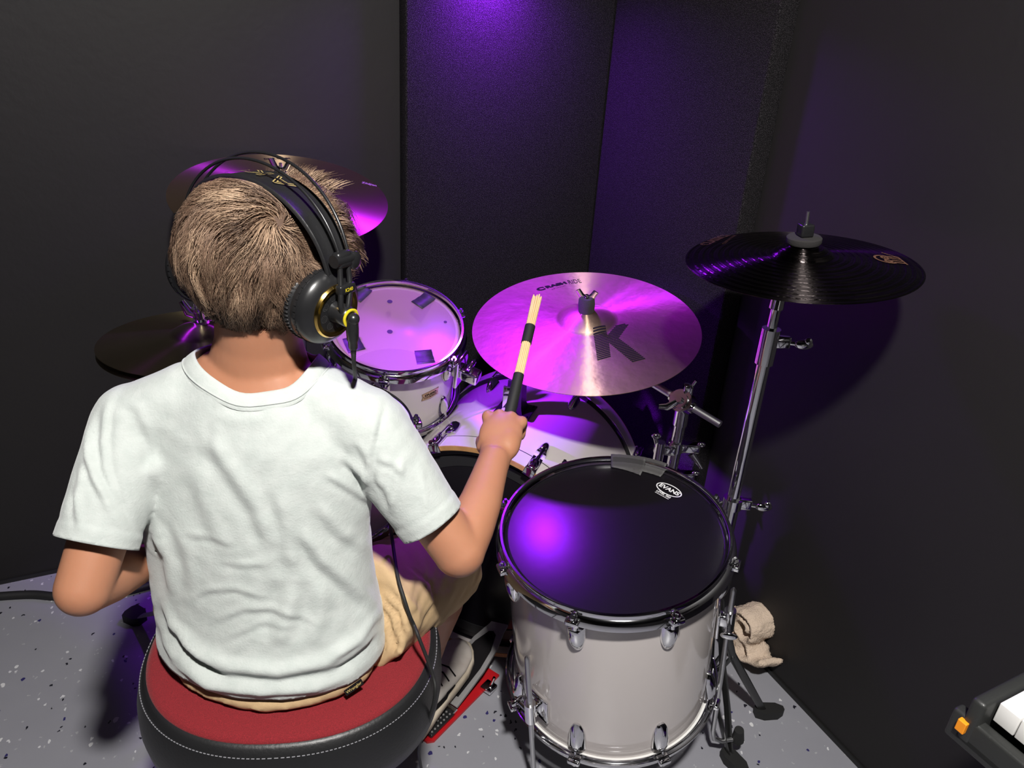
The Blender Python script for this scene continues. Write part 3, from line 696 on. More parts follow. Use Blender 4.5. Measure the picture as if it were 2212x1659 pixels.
# stand of the black cymbal
pb = Vector((.447, 1.262, 0))
bs = empty('cymbal_stand', pb, 'tall chrome stand by the right wall holding the black cymbal', 'cymbal stand')
def rb(a, z): return Vector((pb.x, pb.y, z))
build('lower_tube', MB().cyl(rb(0, .06), rb(0, .605), .0150, n=24), M['chrome'], bs, world=True)
build('middle_tube', MB().cyl(rb(0, .59), rb(0, .95), .0120, n=24), M['chrome'], bs, world=True)
build('upper_tube', MB().cyl(rb(0, .93), rb(0, 1.03), .0088, n=20), M['chrome'], bs, world=True)
for z, rr_ in ((.600, .019), (.945, .0165)):
    mb = MB().cyl(rb(0, z - .045 if z > .9 else z - .012), rb(0, z + .022 if z > .9 else z + .010), rr_, n=24); mb.box((.028, .014, .022), Matrix.Translation((pb.x + .022, pb.y - .004, z)), .003)
    cl = build('clamp', mb, M['chrome'], bs, world=True)
    mb = MB().cyl(Vector((pb.x + .030, pb.y - .006, z)), Vector((pb.x + .052, pb.y - .010, z)), .004, n=12)
    mb.ell((pb.x + .058, pb.y - .011, z), (.017, .006, .009), n=16); mb.ell((pb.x + .064, pb.y - .012, z + .006), (.008, .005, .008), n=12); build('wing_bolt', mb, M['chrome'], cl, 60, world=True)
mb = MB().cyl(rb(0, 1.005), rb(0, 1.05), .0125, .0105, 20); mb.ell(rb(0, 1.058), .016, n=20)
mb.cyl(rb(0, 1.058) + Vector((-.020, .004, 0)), rb(0, 1.058) + Vector((.022, -.004, 0)), .010, n=16)
mb.tube([rb(0, 1.062) + Vector((.022, -.006, .01)), rb(0, 1.05) + Vector((.026, -.008, -.022))], [(.008, .003), (.004, .002)], 8)
build('tilter', mb, M['chrome'], bs, 60, world=True)
bt = Bc + Bn * (.034); mb = MB().tube([rb(0, 1.06), Bc - Bn * .012, Bc + Bn * .088], .0030, 12); build('threaded_rod', mb, M['brushed'], bs, world=True)
mk = mtx(Bc + Bn * .0345, Bn)
build('felt', MB().lathe([(0, 0), (.0265, 0), (.0285, .003), (.0285, .010), (.0265, .012), (0, .012)], 40, mk), M['felt'], bs, world=True)
mk2 = mtx(Bc + Bn * .047, Bn, (1, .15, 0))
mb = MB().box((.022, .022, .021), mk2 @ Matrix.Translation((0, 0, .0105)), .003); build('cymbal_nut', mb, M['blackplastic'], bs, world=True)
fa = onz(1662, 1537, .01); fb_ = onz(1588, 1648, .01)
tripod(bs, pb, .36, [fa, fb_, (.30, 1.38, .01)], rest=.05)
# ride stand with boom arm
rp_ = Vector((.372, 1.478, 0)); tc_ = at(1480, 870, 1.66); rp_ = Vector((tc_.x, tc_.y + .012, 0))
rs_ = empty('boom_stand', rp_, 'short chrome boom stand behind the floor tom holding the magenta K cymbal', 'cymbal stand')
def rq(z): return Vector((rp_.x, rp_.y, z))
zt = tc_.z
build('post', MB().cyl(rq(.06), rq(zt - .02), .0135, n=24), M['chrome'], rs_, world=True)
ae = at(1556, 917, 1.60); a0_ = Rc - Rn * .065 + Vector((.035, 0, 0)); dirb = (a0_ - ae).normalized()
t_ = (tc_ - ae).dot(dirb); cen = ae + dirb * t_
build('boom_arm', MB().cyl(ae, a0_, .0078, n=20), M['brushed'], rs_, world=True)
mb = MB()
vd = (C0 - cen).normalized(); vd = (vd - vd.dot(dirb) * dirb).normalized()
mb.cyl(cen - vd * .022, cen + vd * .020, .0245, n=32); mb.cyl(cen + vd * .018, cen + vd * .026, .017, n=28); mb.cyl(cen + vd * .024, cen + vd * .034, .007, n=6)
mb.cyl(cen - dirb * .030, cen + dirb * .030, .0125, n=20)
mb.box((.020, .020, .03), mtx(cen + Vector((.006, 0, .028)), (0, 0, 1)), .004); mb.cyl(rq(zt - .060), rq(zt - .015), .0165, n=20)
tl = build('tilter', mb, M['chrome'], rs_, 45, world=True)
mb = MB(); 
mb.tube([cen + vd * .03 + Vector((-.004, 0, -.006)), cen + vd * .032 + Vector((-.022, 0, -.020)), cen + vd * .03 + Vector((-.040, 0, -.020))], [(.008, .004), (.009, .004), (.006, .003)], 10)
mb.tube([cen + vd * .03, cen + vd * .032 + Vector((.018, 0, -.016))], [(.008, .004), (.006, .004)], 10)
mb.cyl(cen + Vector((.012, 0, .036)), cen + Vector((.020, 0, .052)), .004, n=8); build('wing_bolt', mb, M['chrome'], tl, 60, world=True)
# clamps on the post
for z, kx in ((zt - .115, 1), (zt - .190, 1)):
    mb = MB().cyl(rq(z - .012), rq(z + .012), .0185, n=20)
    mb.box((.062, .022, .020), Matrix.Translation((rp_.x + .020, rp_.y - .004, z)), .003); mb.box((.050, .020, .026), Matrix.Translation((rp_.x - .026, rp_.y - .012, z - .004)), .006)
    mb.cyl(Vector((rp_.x - .040, rp_.y - .020, z - .034)), Vector((rp_.x - .040, rp_.y - .020, z + .018)), .011, n=16)
    cl = build('clamp', mb, M['chrome'], rs_, 45, world=True)
    mb = MB().cyl(Vector((rp_.x - .046, rp_.y - .02, z + .010)), Vector((rp_.x - .054, rp_.y - .02, z + .030)), .005, n=10)
    mb.ell((rp_.x - .052, rp_.y - .022, z + .034), (.011, .006, .007), n=12); build('wing_bolt', mb, M['chrome'], cl, 60, world=True)
    build('key_bolt', MB().ell((rp_.x + .052, rp_.y - .012, z + .014), (.010, .006, .006), n=12), M['chrome'], cl, 60, world=True)
    mb = MB(); mb.tube([Vector((rp_.x + .035, rp_.y - .012, z - .012)), Vector((rp_.x + .062, rp_.y - .018, z - .045))], [(.009, .005), (.003, .002)], 10)
    build('wing_bolt', mb, M['chrome'], cl, 60, world=True)
mk = mtx(Rc + Rn * .040, Rn)
mb = MB().tube([a0_, Rc - Rn * .055, Rc - Rn * .02, Rc + Rn * .082], [.0075, .0075, .0035, .0035], 14); build('threaded_rod', mb, M['chrome'], rs_, world=True)
build('felt', MB().lathe([(0, 0), (.014, 0), (.0175, .004), (.0185, .020), (.0175, .032), (.014, .037), (0, .037)], 36, mtx(Rc + Rn * .038, Rn)), M['felt'], rs_, world=True)
mb = MB(); wing(mb, mtx(Rc + Rn * .070, Rn, (1, -.25, 0)), .020, .006); build('wing_nut', mb, M['chrome'], rs_, 60, world=True)
tripod(rs_, rp_, .34, [rp_ + Vector((.17, .08, 0)), rp_ + Vector((-.03, -.20, 0)), rp_ + Vector((-.15, .16, 0))])
# left crash stand
lp_ = Vector((-.515, 1.690, 0)); ls = empty('cymbal_stand', lp_, 'chrome stand hidden behind the boy holding the left crash cymbal', 'cymbal stand')
build('post', MB().cyl(Vector((lp_.x, lp_.y, .06)), Vector((lp_.x, lp_.y, .70)), .014), M['chrome'], ls, world=True)
build('upper_tube', MB().cyl(Vector((lp_.x, lp_.y, .68)), Vector((lp_.x, lp_.y, .99)), .010), M['chrome'], ls, world=True)
build('threaded_rod', MB().tube([Vector((lp_.x, lp_.y, .985)), Lc - Ln * .02, Lc + Ln * .075], .0035, 10), M['brushed'], ls, world=True)
build('felt', MB().lathe([(0, 0), (.014, 0), (.014, .018), (0, .018)], 30, mtx(Lc + Ln * .038, Ln)), M['felt'], ls, world=True)
mb = MB(); wing(mb, mtx(Lc + Ln * .056, Ln)); build('wing_nut', mb, M['chrome'], ls, world=True)
tripod(ls, lp_, .34, [(-.74, 1.52, 0), (-.36, 1.56, 0), (-.47, 1.90, 0)], 'chrome')
# hi-hat stand
hp_ = Vector((Hc.x, Hc.y, 0)); hs = empty('hi_hat_stand', hp_, 'chrome hi-hat stand with flat strut and black rubber foot at the left', 'hi-hat stand')
build('post', MB().cyl(hp_ + Vector((0, 0, .06)), hp_ + Vector((0, 0, Hc.z - .06)), .0125), M['chrome'], hs, world=True)
build('pull_rod', MB().cyl(hp_ + Vector((0, 0, Hc.z - .07)), Hc + Vector((-.006, 0, .085)), .003), M['chrome'], hs, world=True)
mk = mtx(Hc + Hn * .032, Vector((-.10, 0, 1)))
mb = MB().lathe([(0, 0), (.016, 0), (.016, .006), (.009, .008), (.009, .022), (.012, .024), (.012, .030), (0, .030)], 24, mk)
mb.tube([(-.004, 0, .015), (-.016, -.004, .022), (-.024, -.004, .045)], [(.008, .004), (.009, .004), (.006, .003)], 10, mk)
build('clutch', mb, M['chrome'], hs, 50, world=True)
build('seat_cup', MB().lathe([(0, -.035), (.012, -.035), (.020, -.028), (.020, -.022), (0, -.022)], 24, mtx(Hc, Hn)), M['blackplastic'], hs, world=True)
hf = onz(296, 1332, .012); hdir = (hp_ - hf); hdir.z = 0; hdir.normalize()
for k, (f, nm) in enumerate(((hf, 0), (hp_ + Vector((.16, -.16, 0)), 1), (hp_ + Vector((.05, .24, 0)), 2))):
    f = Vector((f.x, f.y, 0)); d = (hp_ - f).normalized()
    lg = build('leg', MB().tube([f + d * .012 + Vector((0, 0, .020)), f + d * .10 + Vector((0, 0, .075)), hp_ + Vector((0, 0, .26))], [(.0125, .0022)] * 3, 8, flat=Vector((-d.y, d.x, 0))), M['silver'], hs, world=True)
    fm = Matrix.Translation(f) @ frame((0, 0, 1), -d).to_4x4()
    build('rubber_foot', MB().prism([(-.020, -.012), (-.008, -.021), (.024, -.023), (.030, -.010), (.030, .010), (.024, .023), (-.008, .021), (-.020, .012)], .024, fm), M['rubber'], lg, world=True)
mb = MB(); pc = Vector((-.47, 1.08, 0)); mp = Matrix.Translation((-.50, 1.12, .045)) @ Matrix.Rotation(R(16), 4, 'Z') @ Matrix.Rotation(R(14), 4, 'X')
mb.box((.075, .26, .010), mp, .004); build('footboard', mb, M['greymetal'], hs, world=True)
# ---------------------------------------------------------------- throne
TC = Vector((-.302, .862, 0))
TM = Matrix.Translation((TC.x, TC.y, 0)) @ Matrix.Rotation(R(8), 4, 'Z')
th_ = empty('drum_throne', TM, 'padded drum throne with red velour top and black leather side', 'drum throne')
TA, TB = .222, .207
def srow(sc, z, dz=0, n=96, dip=0.0, ex=2.25):
    out = []
    for k in range(n):
        q = 2 * math.pi * k / n; c, s = math.cos(q), math.sin(q)
        x = abs(c) ** (2 / ex) * (1 if c >= 0 else -1) * TA * sc[0]; y = abs(s) ** (2 / ex) * (1 if s >= 0 else -1) * TB * sc[1]
        if y > 0: y *= 1 - .22 * math.exp(-(x / .07) ** 2)       # saddle notch at the front
        out.append((x, y, z + dip * (x / TA) ** 2))
    return out
def rows(mb, rs, caps=(True, True)):
    n = len(rs[0]); vs = [p for r_ in rs for p in r_]; fs = [(i * n + k, i * n + (k + 1) % n, (i + 1) * n + (k + 1) % n, (i + 1) * n + k) for i in range(len(rs) - 1) for k in range(n)]
    if caps[0]: fs.append(tuple(range(n - 1, -1, -1)))
    if caps[1]: fs.append(tuple((len(rs) - 1) * n + k for k in range(n)))
    return mb.add(vs, fs)
zs = .575
mb = MB(); rows(mb, [srow((.70, .66), zs - .118), srow((.93, .91), zs - .116), srow((.985, .98), zs - .102), srow((1.0, 1.0), zs - .075), srow((.995, .99), zs - .045), srow((.965, .955), zs - .018), srow((.94, .925), zs - .006), srow((.918, .90), zs - .002)])
build('leather_side', mb, M['leather'], th_, 180)
mb = MB(); rows(mb, [srow((.921, .903), zs - .006), srow((.915, .897), zs + .001), srow((.88, .86), zs + .0045), srow((.7, .68), zs + .007), srow((.4, .4), zs + .006), srow((.05, .05), zs + .005)])
build('velour_top', mb, M['redfabric'], th_, 180)
mb = MB(); ring = srow((.962, .952), zs - .0155, n=240)
for k in range(0, 240):
    a = Vector(ring[k]); b = Vector(ring[(k + 1) % 240]); mb.cyl(a, a + (b - a) * .62, .0007, n=5)
o = build('seam_stitching', mb, M['stitch'], th_, 0); o['kind'] = 'stuff'
build('post', MB().cyl((0, 0, .10), (0, 0, zs - .11), .016), M['chrome'], th_)
build('seat_bracket', MB().box((.14, .12, .02), Matrix.Translation((0, 0, zs - .125)), .004), M['darkchrome'], th_)
for k in range(3):
    a = R(90 + 120 * k); lg = build('leg', MB().tube([(0, 0, .26), (.24 * math.cos(a), .24 * math.sin(a), .016)], [(.012, .004)] * 2, 8), M['darkchrome'], th_)
    build('rubber_foot', MB().ell((.24 * math.cos(a), .24 * math.sin(a), .014), (.018, .018, .014), n=14), M['rubber'], lg)

# ---------------------------------------------------------------- the drummer
PB = empty('person', (-.32, .84, zs + .008), 'boy in a pale mint T-shirt and khaki shorts seated on the red drum throne', 'person')
FB = Vector((math.sin(R(7)), math.cos(R(7)), 0)); SB = Vector((FB.y, -FB.x, 0))
HC = at(590, 567, .94); HA = R(30)
HE = Vector((math.cos(HA), -math.sin(HA), 0)); HF = Vector((math.sin(HA), math.cos(HA), 0)); UPV = Vector((0, 0, 1))
hp = R(-13); HFp = HF * math.cos(hp) + UPV * math.sin(hp); HUp = UPV * math.cos(hp) - HF * math.sin(hp)
HM_ = Matrix.Translation(HC) @ Matrix((HE, HFp, HUp)).transposed().to_4x4()     # head frame: x right ear, y face, z crown
def hd(x, y, z): return HM_ @ Vector((x, y, z))
# joints
neck0 = at(550, 812, 1.00) ; neck1 = HM_ @ Vector((0, -.018, -.055))
shL, elL, wrL, haL = at(292, 912, .985), at(180, 1272, .95), at(345, 1200, 1.14), at(395, 1178, 1.22)
shR, elR, mR, wrR = at(790, 918, .995), at(992, 1190, 1.045), at(1038, 1085, 1.10), at(1070, 985, 1.165)
hipR, kneeR, ankR = Vector((-.205, .850, .642)), Vector((-.095, 1.120, .520)), at(920, 1432, 1.62)
hipL, kneeL, ankL = Vector((-.408, .850, .640)), Vector((-.505, 1.100, .520)), Vector((-.50, 1.10, .10))
def lerp(a, b, t): return a + (b - a) * t
def hand(mb, wr, kn, wdir, curl=1.0, sc=1.0, mirror=1):
    h = (kn - wr).normalized(); w = (wdir - wdir.dot(h) * h).normalized(); nb = w.cross(h) * mirror     # nb: out of the back of the hand
    L = (kn - wr).length
    rot = Matrix((w, h, nb)).transposed()
    mb.ell(lerp(wr, kn, .52), (.034 * sc, L * .56, .0165 * sc), rot=rot)
    mb.ell(lerp(wr, kn, .35) + w * .012 * mirror, (.022 * sc, L * .42, .018 * sc), rot=rot)
    mb.tube([wr - h * .02, wr + h * .012, lerp(wr, kn, .6)], [(.024 * sc, .019 * sc), (.025 * sc, .018 * sc), (.032 * sc, .014 * sc)], 20, flat=w)
    offs = (-.0275, -.0095, .0090, .0265); lens = ((.034, .022, .017), (.038, .025, .019), (.036, .023, .018), (.028, .018, .015)); tips = []
    for i, o in enumerate(offs):
        k0 = kn + w * o * sc + h * (-.004 if i in (0, 3) else 0) - nb * (.003 if i in (0, 3) else 0)
        mb.tube([lerp(wr, k0, .45), k0], [.010 * sc, .0100 * sc], 12); mb.ell(k0 - nb * .0005, .0099 * sc, n=14)
        l = [q * sc for q in lens[i]]
        k1 = k0 + (h * .45 - nb * .89).normalized() * l[0]; k2 = k1 + (-h * .75 - nb * .55 * (1 - .4 * curl)).normalized() * l[1]; k3 = k2 + (-h * .62 + nb * .70).normalized() * l[2]
        mb.tube([k0, lerp(k0, k1, .5), k1, lerp(k1, k2, .5), k2, k3], [.0099 * sc, .0090 * sc, .0088 * sc, .0078 * sc, .0080 * sc, .0066 * sc], 12); mb.ell(k1, .0088 * sc, n=12); mb.ell(k3, .0068 * sc, n=12); tips.append(k3)
    # thumb leaves the side of the palm near its base
    b0_ = lerp(wr, kn, .22) - w * .018 * sc - nb * .006
    t1 = b0_ + (h * .62 - w * .30 - nb * .55).normalized() * .036 * sc; t2 = t1 + (h * .72 + w * .42 - nb * .42).normalized() * .027 * sc; t3 = t2 + (h * .40 + w * .75 - nb * .30).normalized() * .020 * sc
    mb.tube([b0_, lerp(b0_, t1, .6), t1, t2, t3], [.0145 * sc, .0125 * sc, .0105 * sc, .0098 * sc, .0072 * sc], 14); mb.ell(t3, .0074 * sc, n=12)
    return rot, nb, h, w, (t2, t3)
mb = MB()
# torso under the shirt, neck
TS = [(.62, .842, -.321, .105, .070), (.70, .842, -.331, .128, .080), (.80, .857, -.338, .132, .080), (.90, .872, -.334, .140, .078), (.97, .880, -.330, .120, .066), (1.02, .885, -.325, .07, .055)]
for i in range(len(TS) - 1):
    a, b = TS[i], TS[i + 1]; mb.tube([Vector((a[2], a[1], a[0])), Vector((b[2], b[1], b[0]))], [(a[3], a[4]), (b[3], b[4])], 28, flat=SB)
nb0 = Vector((-.325, .885, 1.015))
mb.tube([nb0 - UPV * .03, nb0 + UPV * .005, lerp(nb0, neck1, .5), neck1], [(.078, .060), (.064, .056), (.052, .052), (.050, .052)], 28, flat=SB)
for sh in (shL, shR): mb.tube([nb0 - UPV * .002, lerp(nb0, sh, .5) - UPV * .002, sh], [.038, .036, .038], 20); mb.ell(sh, .040)
mb.tube([shL, lerp(shL, elL, .45), lerp(shL, elL, .8), elL], [.038, .036, .0345, .0335], 22)
mb.ell(elL, .0335); mb.tube([elL, lerp(elL, wrL, .3), lerp(elL, wrL, .7), wrL], [.0325, .0335, .027, .0225], 22)
mb.tube([shR, lerp(shR, elR, .45), lerp(shR, elR, .8), elR], [.036, .034, .035, .0355], 22)
mb.ell(elR, .0360); mb.tube([elR, lerp(elR, mR, .5), mR, lerp(mR, wrR, .5), wrR], [.0350, .0345, .0305, .0265, .0235], 22)
KNR = at(1092, 898, 1.215); WD = at(1128, 898, 1.205) - at(1052, 912, 1.195)
gripR = hand(mb, wrR, KNR, WD, sc=1.02)
# make sure the back of the hand faces up and back
hand(mb, wrL, haL, (at(420, 1220, 1.2) - at(360, 1150, 1.2)), sc=.95, mirror=1)
# legs
for hip, kn, an, sd in ((hipR, kneeR, ankR, 1), (hipL, kneeL, ankL, -1)):
    mb.tube([hip, lerp(hip, kn, .5), kn], [.045, .050, .048], 24); mb.ell(kn, .049)
    calf = lerp(kn, an, .32) - FB * .012
    mb.tube([kn, calf, lerp(kn, an, .7), an], [.047, .046, .034, .028], 24); mb.ell(an, .030)
    ftd = (FB if sd > 0 else FB)
mb.ell(Vector((-.322, .850, .635)), (.10, .075, .045))
# head: skull, jaw, face, ears (head frame)
mb.ell((0, -.008, .008), (.070, .088, .077), HM_, 32); mb.ell((0, .040, -.030), (.052, .050, .058), HM_, 28); mb.ell((0, .062, -.070), (.030, .028, .022), HM_)
mb.tube([(-.03, -.02, -.06), (0, .030, -.075), (.03, -.02, -.06)], .024, 16, HM_)
mb.ell((0, .078, .022), (.055, .016, .020), HM_); mb.tube([(0, .084, .016), (0, .096, -.010), (0, .104, -.022), (0, .094, -.030)], [.007, .009, .0105, .008], 14, HM_)
for s in (-1, 1):
    mb.ell((s * .009, .096, -.026), (.006, .007, .005), HM_, 12); mb.ell((s * .028, .078, .000), (.0125, .011, .0095), HM_, 16)
    mb.ell((s * .032, .066, -.022), (.020, .020, .018), HM_, 16)
    mb.ell((s * .072, -.004, -.026), (.008, .018, .027), HM_, 18); mb.tube([(s * .074, -.010 + .018 * math.cos(q), -.025 + .025 * math.sin(q)) for q in [i * .5 - .6 for i in range(9)]], .0038, 10, HM_)
mb.ell((0, .090, -.046), (.020, .009, .0055), HM_, 16); mb.ell((0, .089, -.054), (.017, .009, .006), HM_, 16)
me = fuse(mb, .0034, 5, .5)
nv = len(me.vertices); co = np.empty(nv * 3); me.vertices.foreach_get('co', co); co = co.reshape(-1, 3)
Hi = HM_.inverted()
mi = np.zeros(len(me.polygons), dtype=int)
for p in me.polygons:
    q = Hi @ p.center
    if q.y > .06 and abs(q.z) < .01:
        for s in (-1, 1):
            d = math.hypot((q.x - s * .028) / .011, q.z / .006)
            if d < 1: mi[p.index] = 1 if math.hypot(q.x - s * .028, q.z) > .0042 else 2
    if q.y > .085 and abs(q.x) < .018 and -.058 < q.z < -.042: mi[p.index] = 3
me.transform(XF[PB.name].inverted())
PBody = link('body', me, [M['skin'], M['eye'], M['iris'], M['lip']], PB, 180, mi.tolist())

# ------------------------------------------------ T-shirt
mb = MB()
SS = [(.585, .822, -.319, .160, .118), (.62, .828, -.321, .164, .119), (.66, .833, -.325, .163, .108), (.70, .840, -.331, .160, .104), (.75, .846, -.334, .158, .101), (.80, .853, -.338, .158, .100), (.85, .861, -.337, .160, .099), (.90, .868, -.335, .160, .096), (.94, .873, -.333, .152, .090), (.975, .877, -.330, .128, .080), (1.005, .881, -.325, .090, .072), (1.03, .884, -.323, .078, .066)]
mb.tube([Vector((a[2], a[1], a[0])) for a in SS], [(a[3], a[4]) for a in SS], 48, flat=SB)
hL0, hL1 = at(209, 1172, .950), at(200, 1205, .945)
hR0, hR1 = at(933, 1127, 1.020), at(952, 1156, 1.025)
nk = Vector((-.325, .880, 1.0))
mb.tube([nk - UPV * .01, lerp(nk, shL, .55) + UPV * .004, shL - UPV * .002], [.046, .049, .050], 24); mb.tube([nk - UPV * .01, lerp(nk, shR, .55) + UPV * .004, shR - UPV * .002], [.046, .049, .050], 24)
mb.ell(shL, .051); mb.ell(shR, .050)
mb.tube([shL, lerp(shL, hL0, .4), hL0, hL0 + (hL1 - hL0) * 2.2], [.052, .0505, .0475, .047], 28)
mb.tube([shR, lerp(shR, hR0, .4), hR0, hR0 + (hR1 - hR0) * 2.2], [.052, .0500, .0440, .0435], 28)
mb.tube([lerp(shL, hL0, .2) + SB * .02, Vector((-.43, .86, .84))], [.05, .05], 20); mb.tube([lerp(shR, hR0, .15) - SB * .02, Vector((-.235, .87, .84))], [.05, .05], 20)
me = fuse(mb, .0036, 16, .55)
bm = bmesh.new(); bm.from_mesh(me)
def cut(bm, p, n, rad):
    n = n.normalized()
    g = [f for f in bm.faces if (f.calc_center_median() - p).length < rad]
    ed = set(); vv = set()
    for f in g: ed.update(f.edges); vv.update(f.verts)
    bmesh.ops.bisect_plane(bm, geom=list(g) + list(ed) + list(vv), plane_co=p, plane_no=n, dist=1e-6)
    dl = [f for f in bm.faces if (f.calc_center_median() - p).length < rad * 1.01 and (f.calc_center_median() - p).dot(n) > 0]
    bmesh.ops.delete(bm, geom=dl, context='FACES')
nL = (hL0 - shL).normalized(); nR = (hR0 - shR).normalized()
cut(bm, hL0, nL, .075); cut(bm, hR0, nR, .072)
cut(bm, Vector((-.318, .82, .612)), Vector((0, -.02, -1)), .25)
NKc = Vector((-.326, .876, .996)); NKn = Vector((.02, .18, 1)).normalized(); NKm = Matrix.Translation(NKc) @ Matrix(((SB - SB.dot(NKn) * NKn).normalized(), NKn.cross((SB - SB.dot(NKn) * NKn).normalized()), NKn)).transposed().to_4x4()
for f in [f for f in bm.faces if f.calc_center_median().z > .95 and (lambda q: (q.x / .0905) ** 2 + (q.y / .0712) ** 2 < 1)(NKm.inverted() @ f.calc_center_median())]: bm.faces.remove(f)
loose = [v for v in bm.verts if not v.link_faces]; bmesh.ops.delete(bm, geom=loose, context='VERTS')
bmesh.ops.remove_doubles(bm, verts=[v for v in bm.verts if any(e.is_boundary for e in v.link_edges) or any(w.other_vert(v).is_boundary for w in v.link_edges)], dist=.0019)
for v in bm.verts:
    if v.is_boundary:
        for p, n in ((hL0, nL), (hR0, nR)):
            if (v.co - p).length < .075: v.co -= n * (v.co - p).dot(n)
bm.to_mesh(me); bm.free()
# folds: valleys and ridges along drawn lines of the cloth, displaced along the normals
def view_uv(P):
    q = (P - np.array(C0)) @ np.array(RW)
    return CX + F * q[:, 0] / -q[:, 2], CY - F * q[:, 1] / -q[:, 2]
def fold(U, V, line, w, amp, off=0.0):
    L = np.array(line, float); out = np.zeros(len(U)); best = np.full(len(U), 1e9); sd = np.zeros(len(U)); tt = np.zeros(len(U))
    seglen = np.linalg.norm(np.diff(L, axis=0), axis=1); tot = seglen.sum(); acc = 0
    for i in range(len(L) - 1):
        d = L[i + 1] - L[i]; l2 = d @ d; t = np.clip(((U - L[i, 0]) * d[0] + (V - L[i, 1]) * d[1]) / l2, 0, 1)
        dx = U - (L[i, 0] + t * d[0]); dy = V - (L[i, 1] + t * d[1]); D = np.hypot(dx, dy); s = np.sign(d[0] * dy - d[1] * dx)
        m = D < best; best[m] = D[m]; sd[m] = (D * s)[m]; tt[m] = ((acc + t * seglen[i]) / tot)[m]; acc += seglen[i]
    env = np.clip(np.sin(np.pi * np.clip(tt, 0.03, .97)) * 1.6, 0, 1) * np.exp(-np.clip(best - w * 3, 0, None) / w)
    return amp * env * (np.exp(-((sd) / w) ** 2) - .75 * np.exp(-((sd - 1.7 * w) / (1.0 * w)) ** 2))
FOLDS = [
 ([(378, 1350), (420, 1400), (500, 1440), (600, 1450), (700, 1432), (780, 1385), (822, 1330)], 15, .0085),
 ([(372, 1380), (400, 1440), (450, 1478), (560, 1492), (680, 1484), (760, 1455)], 12, .0065),
 ([(385, 1365), (440, 1420), (500, 1462)], 9, .006), ([(712, 1448), (760, 1415), (812, 1362)], 8, .005), ([(700, 1420), (770, 1380), (818, 1318)], 9, .005),
 ([(345, 1330), (360, 1390), (385, 1440)], 9, .005), ([(350, 1290), (375, 1350), (420, 1385)], 10, .005),
 ([(405, 1295), (450, 1272), (510, 1268), (580, 1292)], 5, .0022), ([(455, 1343), (530, 1312), (610, 1318), (690, 1343)], 5, .0022), ([(480, 1380), (560, 1345), (640, 1350)], 5, .0016),
 ([(640, 1260), (620, 1330), (600, 1400)], 22, .006), ([(690, 1250), (690, 1330), (670, 1400)], 20, .004),
 ([(430, 925), (500, 1010), (560, 1100), (600, 1200)], 18, .0045), ([(420, 1010), (450, 1100), (500, 1190)], 18, .003), ([(330, 1120), (365, 1200), (380, 1290)], 16, .006), ([(375, 1120), (410, 1200), (420, 1290)], 14, .003),
 ([(400, 1150), (460, 1160), (510, 1175)], 5, .0018), ([(470, 1210), (520, 1218), (580, 1216)], 5, .0018),
 ([(640, 1130), (700, 1210), (770, 1270), (815, 1320)], 16, .006), ([(600, 1050), (625, 1150), (640, 1250)], 18, .004), ([(680, 1080), (740, 1150), (800, 1190)], 14, .0035),
 ([(740, 985), (780, 1020), (803, 1050)], 8, .0045), ([(700, 1020), (760, 1055), (803, 1085)], 8, .0035), ([(770, 950), (795, 990), (806, 1020)], 7, .003),
 ([(833, 868), (822, 920), (808, 985), (803, 1050), (800, 1092)], 7, -.0038),
 ([(812, 1030), (835, 1055), (850, 1100)], 8, .004), ([(872, 985), (855, 1040), (848, 1100)], 8, .003), ([(905, 1010), (915, 1060), (920, 1110)], 8, .002), ([(812, 990), (850, 1000), (880, 1030)], 7, .0025),
 ([(258, 850), (240, 895), (234, 950), (240, 1010), (262, 1080), (292, 1150)], 7, -.0040),
 ([(217, 880), (206, 950), (214, 1020), (245, 1080), (280, 1140)], 9, -.0050), ([(195, 935), (193, 990), (212, 1040), (240, 1090)], 9, .0045), ([(180, 985), (172, 1050), (165, 1110)], 7, .004), ([(160, 1040), (168, 1100), (175, 1150)], 7, .003),
 ([(470, 870), (520, 885), (580, 880)], 14, -.002), ([(470, 910), (470, 950), (480, 990)], 12, .0015),
 ([(250, 855), (300, 880), (330, 950), (335, 1050)], 10, .002), ([(690, 815), (760, 845), (820, 862)], 6, .002)]
def displace(me, folds, noise=.0012, extra=None):
    nv = len(me.vertices); co = np.empty(nv * 3); me.vertices.foreach_get('co', co); co = co.reshape(-1, 3)
    no = np.empty(nv * 3); me.vertices.foreach_get('normal', no); no = no.reshape(-1, 3)
    U, V = view_uv(co); vd_ = np.array(C0) - co; vd_ /= np.linalg.norm(vd_, axis=1)[:, None]; fac = np.clip((no * vd_).sum(1) * 2.2, 0, 1)
    D = np.zeros(nv)
    for ln, w, a in folds: D += fold(U, V, ln, w, a)
    D *= fac
    D += noise * (np.sin(co[:, 0] * 61 + 9 * np.sin(co[:, 2] * 23)) * np.sin(co[:, 2] * 47 + 5 * np.sin(co[:, 0] * 31)) + .6 * np.sin(co[:, 1] * 83 + co[:, 0] * 57 + 3 * np.sin(co[:, 2] * 51)))
    if extra is not None: D += extra(co)
    co = co + no * D[:, None]; me.vertices.foreach_set('co', co.ravel()); me.update()
def hems(co):
    D = np.zeros(len(co))
    for p, n, rad in ((hL0, nL, .08), (hR0, nR, .075)):
        a = (np.array(p) - co) @ np.array(n); m = np.linalg.norm(co - np.array(p), axis=1) < rad
        D += m * (.0012 * (a < .019) - .0010 * np.exp(-((a - .0205) / .0016) ** 2))
    z = co[:, 2]; D += .0010 * (z < .632) - .0010 * np.exp(-((z - .634) / .002) ** 2)
    return D
displace(me, [(a, max(w, 7), d) for a, w, d in FOLDS], .0005, hems)
bm = bmesh.new(); bm.from_mesh(me)
